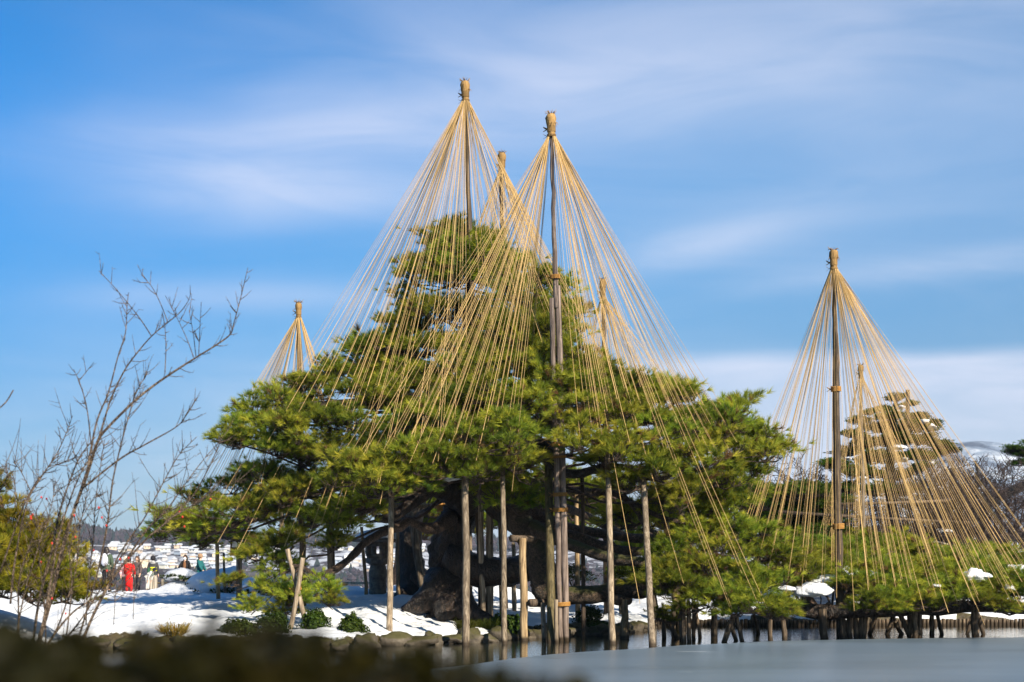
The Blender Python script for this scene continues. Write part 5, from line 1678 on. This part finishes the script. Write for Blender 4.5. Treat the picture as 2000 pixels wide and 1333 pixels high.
# far woods: one mass of small crowns
rg = np.random.default_rng(5)
V = []; C_ = []
n = 9000
px = np.where(rg.random(n) < .55, rg.uniform(100, 480, n), rg.uniform(560, 1450, n))
Y = np.where(rg.random(n) < .45, rg.uniform(1640, 1880, n), rg.uniform(700, 1500, n))
X = (px - 1000) * Y / F
Z = hill_fn(X, Y)[0]
fa = [(0, 1, 2), (0, 2, 3), (0, 3, 4), (0, 4, 5), (0, 5, 1), (6, 2, 1), (6, 3, 2), (6, 4, 3), (6, 5, 4), (6, 1, 5)]
for i in range(n):
    if any(abs(X[i] - a) < 12 and -14 < b_ - Y[i] < 30 for a, b_ in placed): continue
    r = rg.uniform(3.0, 5.5) * (1.0 if Y[i] > 1400 else .8); h = rg.uniform(6, 13) * (1.0 if Y[i] > 1640 else .7)
    con = rg.random() < .3
    a0 = rg.random() * 6
    ring = np.array([[r * (1 if not con else .7) * math.cos(a0 + k * 1.2566) * rg.uniform(.7, 1.2), r * math.sin(a0 + k * 1.2566), h * (.5 if not con else .25)] for k in range(5)])
    pts = np.vstack([[[0, 0, h * (1 if not con else 1.25)]], ring, [[0, 0, -1]]]) + [X[i], Y[i], Z[i]]
    V.append(pts[np.array(fa).ravel()])
    base = np.array([.036, .026, .032]) * rg.uniform(.6, 1.25) if not con else np.array([.012, .020, .018]) * rg.uniform(.7, 1.3)
    C_.append(np.tile(np.append(base, 1), (30, 1)))
wm_, wt_ = mat('far_trees'); pb = wt_.nodes.new('ShaderNodeBsdfDiffuse'); at_ = wt_.nodes.new('ShaderNodeAttribute'); at_.attribute_name = 'tint'
ou = wt_.nodes.new('ShaderNodeOutputMaterial'); wt_.links.new(at_.outputs['Color'], pb.inputs[0]); wt_.links.new(pb.outputs[0], ou.inputs[0])
tag(link('far_woods', tri_mesh('far_woods', [(np.concatenate(V), np.concatenate(C_), 0, None)], [wm_])), 'purple-brown winter woods covering the far hillside', None, None, 'stuff')

# ------------------------------------------------------------------ snow-laden pine and bare trees behind the right rope cone
sp = empty('snowy_pine', onbank(1735, 57), 'clipped dark pine with snow lying on its flat layers behind the right rope cone', 'tree')
limb([(1745, 1130, 57), (1742, 1000, 57), (1738, 900, 57), (1745, 820, 57), (1752, 770, 57)], [14, 11, 9, 6, 3], sp, M_BARK, 'trunk', 20, 10, .12, 4)
limb([(1772, 830, 56.4), (1773, 800, 56.4), (1773, 762, 56.4)], [4, 4, 4], sp, M_POST_DK, 'stake', 6, 10, .03, 5)
SPP = [(1752, 778, .42), (1775, 790, .3), (1728, 800, .34), (1700, 806, .34), (1740, 815, .55), (1680, 822, .42), (1790, 815, .4), (1720, 838, .6), (1785, 835, .6), (1815, 828, .42), (1665, 850, .5), (1745, 862, .7), (1690, 868, .6), (1800, 862, .55),
       (1655, 885, .55), (1720, 895, .7), (1780, 892, .6), (1835, 872, .5), (1850, 880, .42), (1820, 890, .5), (1640, 915, .55), (1690, 925, .65), (1745, 930, .65), (1800, 915, .5), (1660, 955, .6), (1715, 960, .7), (1770, 960, .6), (1625, 905, .45)]
for i, (px, py, r) in enumerate(SPP):
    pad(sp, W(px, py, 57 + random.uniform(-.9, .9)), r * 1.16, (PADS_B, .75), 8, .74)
for i in range(10):
    px, py, r = SPP[(i * 5 + 9) % len(SPP)]
    b = MB().ball((0, 0, 0), 1, 14, 8, 0, .45, i * 2.3); b.v[0] *= np.array([random.uniform(.10, .26), .3, random.uniform(.04, .10)])
    o = link('snow_layer', b.mesh('snow_layer', M_SNOW), sp, (0, 0, 0)); o.location = Vector(W(px + random.uniform(-22, 22), py + 10 + random.uniform(-5, 5), 56.2 + random.uniform(-.3, .4))) - Vector(sp.location)

bp = empty('dark_pine', onbank(1560, 52), 'dark spreading pine in shade left of the right rope pole, behind the ropes', 'tree')
limb([(1470, 1010, 52), (1500, 985, 52), (1540, 960, 52), (1590, 950, 52), (1625, 1000, 52), (1640, 1110, 52)], [5, 7, 9, 10, 12, 14], bp, M_BARK, 'trunk', 20, 10, .14, 6)
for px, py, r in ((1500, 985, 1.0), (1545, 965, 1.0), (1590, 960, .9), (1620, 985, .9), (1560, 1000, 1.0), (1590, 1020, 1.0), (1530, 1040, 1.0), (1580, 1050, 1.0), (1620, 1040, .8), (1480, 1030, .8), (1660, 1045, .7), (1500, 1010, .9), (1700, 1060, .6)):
    pad(bp, W(px, py, 52 + random.uniform(-1, 1)), r, (PADS_B, .75), 10, .7)


def bare_tree(loc, h, label, seed, spread=1.0, lean=(0, 0), r0=.17, name='bare_tree', depth=7, group='bare winter trees behind the right ropes'):
    rg = np.random.default_rng(seed)
    root = empty(name, loc, label, 'tree', group)
    tr = MB(); br = MB()

    def grow(p, d, L, r, lev):
        k = 4
        pts = [p]
        q = p.copy(); dd = d.copy()
        for _ in range(k):
            dd = dd + .17 * rg.normal(size=3) + np.array([0, 0, .03 if lev > 1 else .0]); dd /= np.linalg.norm(dd)
            q = q + dd * L / k; pts.append(q)
        (tr if lev < 2 else br).tube(pts, np.maximum(np.linspace(r, r * .66, k + 1), .0105), 7 if lev < 2 else 4 if lev < 4 else 3, 0, False)
        if lev >= depth: return
        nb_ = 3 if lev < 3 or rg.random() < .8 else 2
        for b_i in range(nb_):
            i = rg.integers(2, k + 1) if b_i else k
            ax_ = rg.normal(size=3); ax_ -= dd * np.dot(ax_, dd); ax_ /= np.linalg.norm(ax_)
            th = R(rg.uniform(22, 58)) * spread
            nd = dd * math.cos(th) + ax_ * math.sin(th)
            nd[2] += .08; nd /= np.linalg.norm(nd)
            grow(np.array(pts[i]), nd, L * rg.uniform(.62, .86), r * rg.uniform(.5, .66), lev + 1)
    grow(np.array([0., 0., -.2]), np.array([lean[0], lean[1], 1.0]) / np.linalg.norm([lean[0], lean[1], 1]), h * .25, r0, 0)
    link('trunk', tr.mesh('trunk', M_BARK), root, (0, 0, 0))
    link('twigs', br.mesh('twigs', M_TWIG), root, (0, 0, 0))
    return root


bare_tree(onbank(1530, 55), 7.6, 'bare brown tree left of the right rope pole, twigs against the sky', 1, 1.1, (.35, 0))
bare_tree(onbank(1600, 58), 7.4, 'small bare tree behind the tall right rope pole', 2, 1.1)
bare_tree(onbank(1720, 53), 6.0, 'low dense bare tree below the snowy pine', 3, 1.25)
bare_tree(onbank(1800, 55), 7.4, 'bare purplish tree below the snowy pine on its right', 4, 1.2)
bare_tree(onbank(1880, 56), 8.8, 'bare tree right behind the person in the black coat', 5, 1.15, (.3, 0))
bare_tree(onbank(1950, 54), 9.4, 'wide bare tree in front of the snow mountain', 6, 1.2, (-.3, 0), .2)
bare_tree(onbank(2040, 52), 9.6, 'big bare tree reaching in from the right edge', 7, 1.2, (-.5, 0), .24)
bare_tree(onbank(1660, 60), 7.0, 'thin bare tree between the right rope pole and the snowy pine', 8, 1.15)
bare_tree(onbank(1480, 57), 6.4, 'bare tree between the great pine and the right rope cone', 11, 1.2)
bare_tree(onbank(1572, 54), 6.2, 'bare twiggy tree half hidden by the dark spreading pine', 12, 1.2)
bare_tree(onbank(1690, 56), 5.6, 'bare twiggy tree at the left foot of the snowy pine', 13, 1.25)
bare_tree(onbank(1765, 54), 5.2, 'bare bush-like tree just left of the pale box sign', 14, 1.3)
bare_tree(onbank(1840, 57), 7.8, 'bare tree behind the pale box sign', 15, 1.2)
bare_tree(onbank(1925, 58), 9.0, 'bare tree standing between the two visitors on the right', 16, 1.2)
lt = empty('leaning_tree', onbank(1840, 51.5), 'thick dark leaning cherry trunk sweeping up to the right edge', 'tree')
limb([(1800, 1100, 51.5), (1850, 1055, 51.5), (1900, 1010, 51.5), (1950, 970, 51.5), (2010, 945, 51.5), (2090, 900, 51.5)], [15, 13, 11, 10, 9, 7], lt, M_BARK, 'trunk', 22, 10, .14, 7)
limb([(1830, 1075, 51.6), (1900, 1062, 51.4), (1960, 1050, 51.2), (2030, 1060, 51)], [9, 8, 7, 5], lt, M_BARK, 'limb', 14, 8, .14, 8)
limb([(1870, 1040, 51.6), (1880, 990, 51.8), (1910, 940, 52), (1905, 900, 52)], [6, 5, 3.5, 2], lt, M_BARK, 'limb', 14, 8, .14, 9)
snow_clump(W(1845, 1040, 51.2), (.32, .3, .14), 'snow lodged on the leaning cherry trunk behind the ropes', 61)
# dark pine tip at the right edge
ep = empty('edge_pine', onbank(2010, 58), 'dark pine bough tip at the right edge in front of the mountain', 'tree')
limb([(2060, 1120, 58), (2050, 980, 58), (2030, 900, 58)], [10, 8, 4], ep, M_BARK, 'trunk', 10, 8, .1, 2)
for px, py, r in ((1990, 880, .55), (2015, 890, .7), (2000, 905, .5), (2040, 870, .8)): pad(ep, W(px, py, 58), r, (PADS_B, .75), 6, .7)
# snow heaps on the right bank
for i, (px, py, d, rx, rz, lab) in enumerate([(1700, 1085, 50, 1.6, .35, 'broad snow heap behind the low pine below the snowy pine'), (1900, 1100, 48.5, 1.5, .30, 'snow heap at the feet of the two visitors on the right'), (1990, 1095, 49, 1.2, .35, 'snow heap at the right edge behind the low pine'),
                                              (1560, 1105, 49, 1.2, .25, 'snow heap left of the tall right rope pole')]):
    snow_clump(W(px, py, d), (rx, rx * .8, rz), lab, 70 + i)

# ------------------------------------------------------------------ near left: bare budding shrub, evergreen behind it
DS = 16.0
shrub = empty('bare_shrub', W(72, 1300, DS), 'tall bare shrub of arching budded stems growing on the near left shore', 'shrub')
STEMS = [
    ([(66, 1310), (81, 1235), (97, 1179), (123, 1069), (144, 999), (172, 921), (191, 862), (211, 835), (254, 792), (285, 765), (328, 734), (384, 698), (421, 675), (449, 654), (456, 634), (472, 574), (484, 523)], 9, 1.3),
    ([(144, 999), (175, 905), (191, 862), (203, 823), (218, 776), (242, 726), (265, 693), (296, 657), (328, 630), (351, 611), (367, 589), (373, 573)], 5, 1.2),
    ([(296, 657), (275, 625), (250, 593), (222, 560), (193, 529)], 2.2, 1.2),
    ([(328, 630), (312, 590), (296, 560), (275, 536)], 2.0, 1.1),
    ([(322, 730), (324, 680), (322, 640), (317, 610)], 2.0, 1.0),
    ([(378, 698), (366, 665), (350, 630), (323, 578)], 2.0, 1.0),
    ([(388, 696), (390, 650), (393, 590)], 1.8, 1.0), ([(383, 698), (377, 650), (369, 606)], 1.8, 1.0),
    ([(165, 950), (187, 831), (211, 769), (230, 698), (245, 650), (248, 600), (251, 572)], 4, 1.2),
    ([(180, 890), (170, 800), (156, 749), (150, 735), (144, 722)], 2.6, 1.1), ([(155, 743), (168, 727), (183, 708)], 1.8, .9),
    ([(160, 955), (234, 897), (281, 870), (343, 835), (363, 812), (383, 778)], 4.2, 1.2),
    ([(150, 1260), (190, 1120), (205, 1050), (213, 999), (220, 940), (238, 862), (254, 804), (265, 769), (278, 745), (289, 726)], 4.5, 1.2),
    ([(60, 1300), (75, 1180), (100, 1080), (117, 999), (140, 930), (158, 890), (185, 855)], 6, 2.0),
    ([(70, 1290), (95, 1160), (112, 1060), (132, 990), (160, 920), (200, 860)], 5.5, 1.6),
    ([(20, 1180), (30, 1090), (52, 985), (78, 936), (109, 890), (129, 847), (142, 812)], 4.5, 1.1),
    ([(0, 1120), (20, 1060), (50, 980), (80, 930), (118, 905), (160, 890)], 4.0, 1.1),
    ([(0, 960), (14, 930), (10, 905)], 2.2, 1.0), ([(30, 990), (28, 940), (12, 905)], 2.2, 1.0), ([(60, 960), (40, 920), (25, 902)], 2.0, 1.0),
    ([(162, 1250), (182, 1202), (214, 1140), (237, 1108), (286, 1053), (322, 1023), (377, 968), (412, 905), (430, 862)], 6.5, 1.3),
    ([(214, 1140), (227, 1095), (255, 1050), (279, 1017), (299, 981), (328, 926), (352, 886), (385, 853)], 4.2, 1.2),
    ([(237, 1108), (286, 1036), (325, 997), (357, 952), (396, 900), (433, 858)], 4.4, 1.2),
    ([(300, 1042), (345, 1005), (400, 975), (470, 935)], 3.0, .8),
    ([(70, 1300), (105, 1240), (150, 1190), (200, 1165), (240, 1150)], 5.5, 1.5),
    ([(75, 1300), (120, 1255), (162, 1205), (215, 1120), (250, 1070)], 5.0, 1.5),
    ([(38, 1290), (36, 1200), (38, 1130), (60, 1060), (85, 1000)], 4.0, 1.4),
    ([(90, 1290), (88, 1200), (80, 1120), (75, 1040), (70, 990)], 3.0, 1.2),
    ([(30, 1250), (50, 1150), (78, 1060), (100, 990), (108, 940)], 3.5, 1.2),
    ([(130, 1240), (140, 1150), (136, 1080), (150, 1030), (190, 960)], 3.2, 1.2),
    ([(70, 1295), (110, 1230), (135, 1160), (150, 1100), (158, 1020), (178, 930)], 4.0, 1.2),
    ([(168, 1220), (172, 1140), (182, 1060), (186, 985), (198, 900), (204, 860)], 3.0, 1.0),
    ([(260, 1210), (262, 1140), (258, 1100)], 1.6, .8), ([(222, 1220), (226, 1150), (230, 1110)], 1.6, .8),
]
rg = np.random.default_rng(99)
berries = []
for i, (pp, r0, r1) in enumerate(STEMS):
    dj = DS + .5 * math.sin(i * 2.1)
    k = np.linspace(0, 1, len(pp))
    P = curve([W(a, b, dj + .35 * math.sin(i * 1.3 + q * 2)) for (a, b), q in zip(pp, k)], 5 * len(pp))
    rr = np.linspace(r0, r1, len(P)) * .5 * DS / F * .95
    m = MB().tube(P, rr, 8, 0, True, .08, i)
    L = np.linalg.norm(np.diff(P, axis=0), axis=1).sum()
    nt_ = int(L * (9 if i < 12 else 19))
    for j in range(nt_):
        u = .25 + .75 * rg.random()
        q = int(u * (len(P) - 1)); p = P[q]
        t_ = P[min(q + 1, len(P) - 1)] - P[max(q - 1, 0)]; t_ /= np.linalg.norm(t_)
        sd = np.cross(t_, rg.normal(size=3)); sd /= np.linalg.norm(sd)
        th = R(rg.uniform(25, 70)); dv = t_ * math.cos(th) + sd * math.sin(th); dv[2] += .15
        l = rg.uniform(.05, .30) * (1.5 if rg.random() < .3 and p[2] < 3.4 else .7)
        e = p + dv * l; mid = p + dv * l * .5 + np.array([0, 0, -.02 * l])
        e = e + np.array([0, 0, .10 * l])
        m.tube([p, mid, e], [.0048, .0038, .002], 4, 0, False)
        for _ in range(rg.integers(0, 3)):
            w_ = mid + (e - mid) * rg.random(); d2 = dv + .9 * rg.normal(size=3); d2 /= np.linalg.norm(d2)
            m.tube([w_, w_ + d2 * l * .3], [.003, .0018], 3, 0, False)
        if pp[0][1] > 950 and rg.random() < .05 and e[2] < W(0, 960, DS)[2]: berries.append(e)
    m.obj('stem', M_STEM, shrub)
M_HIP = plain('red_hip', (.45, .02, .01), .4, .5)
hm = MB().ball((0, 0, 0), (.011, .011, .014), 8, 6).mesh('berry', M_HIP)
for e in berries[:46]: link('berry', hm, shrub, (0, 0, 0)).location = Vector(e) - Vector(shrub.location)
# a lone twig tip entering on the far left
tw = empty('twig_tip', W(0, 800, 15), 'single dark twig tip poking in at the left edge against the sky', 'twig')
MB().tube(curve([W(-60, 850, 15), W(-10, 805, 15), (W(12, 785, 15)), W(26, 762, 15)], 12), [.012] * 4 + [.007] * 9, 7).obj('stem', M_STEM, tw)

ev = empty('left_evergreen', W(20, 1175, 27), 'yellow-green pine bushes behind the bare shrub on the left shore', 'tree')
limb([(-30, 1220, 27), (-10, 1120, 27), (10, 1040, 27), (0, 970, 27)], [10, 8, 6, 3], ev, M_BARK_BR, 'trunk', 14, 8, .1, 12)
for px, py, d, r in ((0, 985, 27.5, .42), (-25, 965, 28, .5), (20, 1040, 27, .55), (60, 1060, 27, .5), (95, 1050, 27.3, .46), (10, 1090, 26.5, .6), (75, 1100, 26.5, .6), (125, 1095, 27, .48), (40, 1135, 26.3, .6), (100, 1140, 26.3, .55),
                     (150, 1135, 27, .42), (0, 1150, 26, .6), (-40, 1060, 27, .7), (60, 1165, 26, .5), (120, 1165, 26.3, .45), (-30, 1120, 26, .7), (175, 1150, 27.2, .34), (40, 1085, 28, .6), (110, 1110, 28, .55)):
    pad(ev, W(px, py, d), r * 1.1, (PADS_Y, .85), 14, 1.0)
evb = W(30, 1190, 27)
# ground under the evergreen: part of the left bank spit
def spit_fn(X, Y):
    q = ((X + 12.6) / 4.2) ** 2 + ((Y - 27.5) / 2.6) ** 2
    z = -.5 + 1.45 * sst(1.5, .35, q) + .10 * fbm(X, Y, .8, 4, 6.1)
    return z, np.clip(1.15 - (z - .05) / .5, 0, 1)


grid_mesh('snowy_spit', np.arange(-17, -4, .2), np.arange(23.5, 31.6, .2), spit_fn, M_BANK, 'bare')

# ------------------------------------------------------------------ foreground hedge right in front of the lens (out of focus)
rg = np.random.default_rng(42)
hedge = empty('foreground_hedge', (-.45, 1.3, .2), 'blurred dark brown-green hedge top very close in front along the bottom left', 'hedge')
TOPS = np.array([(-400, 1240), (0, 1268), (60, 1292), (120, 1296), (200, 1304), (280, 1300), (350, 1292), (420, 1284), (480, 1290), (540, 1278), (600, 1288), (660, 1304), (740, 1322), (800, 1326), (860, 1340), (930, 1350), (1000, 1362), (1060, 1376), (1200, 1420)], float)
n = 12000
dd = rg.uniform(1.05, 1.75, n)
pxs = rg.uniform(-380, 1150, n)
top = np.interp(pxs, TOPS[:, 0], TOPS[:, 1]) + 35 + 26 * (vnoise3(np.stack([pxs * .013, dd * 4, dd * 0], 1)) - .5) + 10 * (vnoise3(np.stack([pxs * .05, dd * 9, dd * 0], 1)) - .5)
zt_ = HC + (HZ - top) * 1.3 / F
z = zt_ - .38 * rg.random(n) ** 1.6 + .008 * rg.normal(size=n)
pos = np.stack([(pxs - 1000) * dd / F, dd, z], 1)
sprig = rg.random(n) < .045
cs = rg.choice([-120, 20, 60, 150, 300, 400, 430, 470, 545, 575, 610, 700, 820], n) + rg.normal(size=n) * 16
up_ = np.abs(rg.normal(size=n)) * 20
sx_ = (cs - 1000) * dd / F
sz_ = HC + (HZ - (np.interp(cs, TOPS[:, 0], TOPS[:, 1]) + 18 - up_)) * 1.3 / F
pos[sprig] = np.stack([sx_, dd, sz_], 1)[sprig]
dv = rg.normal(size=(n, 3)) + [0, -.2, .7]; dv /= np.linalg.norm(dv, axis=1)[:, None]
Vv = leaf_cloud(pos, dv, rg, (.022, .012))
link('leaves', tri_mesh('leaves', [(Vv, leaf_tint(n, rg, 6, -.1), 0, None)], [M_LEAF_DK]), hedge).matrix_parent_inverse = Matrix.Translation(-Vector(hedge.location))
m = MB()
for i in range(40):
    x_ = rg.uniform(-.85, .12); y_ = rg.uniform(1.15, 1.65); ztop = np.interp(x_ / 1.4 * F + 1000, TOPS[:, 0], TOPS[:, 1]); ztop = HC + (HZ - ztop) * 1.3 / F - .03
    m.tube(curve([(x_, y_, .1), (x_ + .05 * rg.normal(), y_, .8), (x_ + .08 * rg.normal(), y_ + .05 * rg.normal(), ztop)], 8), np.linspace(.012, .003, 9), 5)
m.obj('stems', M_TWIG, hedge)

# ------------------------------------------------------------------ air
HAZE = 0.00009
if HAZE:
    hz, ht = mat('haze')
    pv = ht.nodes.new('ShaderNodeVolumePrincipled')
    pv.inputs['Color'].default_value = (.70, .82, 1.0, 1)
    pv.inputs['Density'].default_value = HAZE
    ho = ht.nodes.new('ShaderNodeOutputMaterial'); ht.links.new(pv.outputs[0], ho.inputs['Volume'])
    o = MB().box((0, 1650, 90), (4200, 3400, 346)).obj('haze', hz, None, False)
    tag(o, kind='stuff')
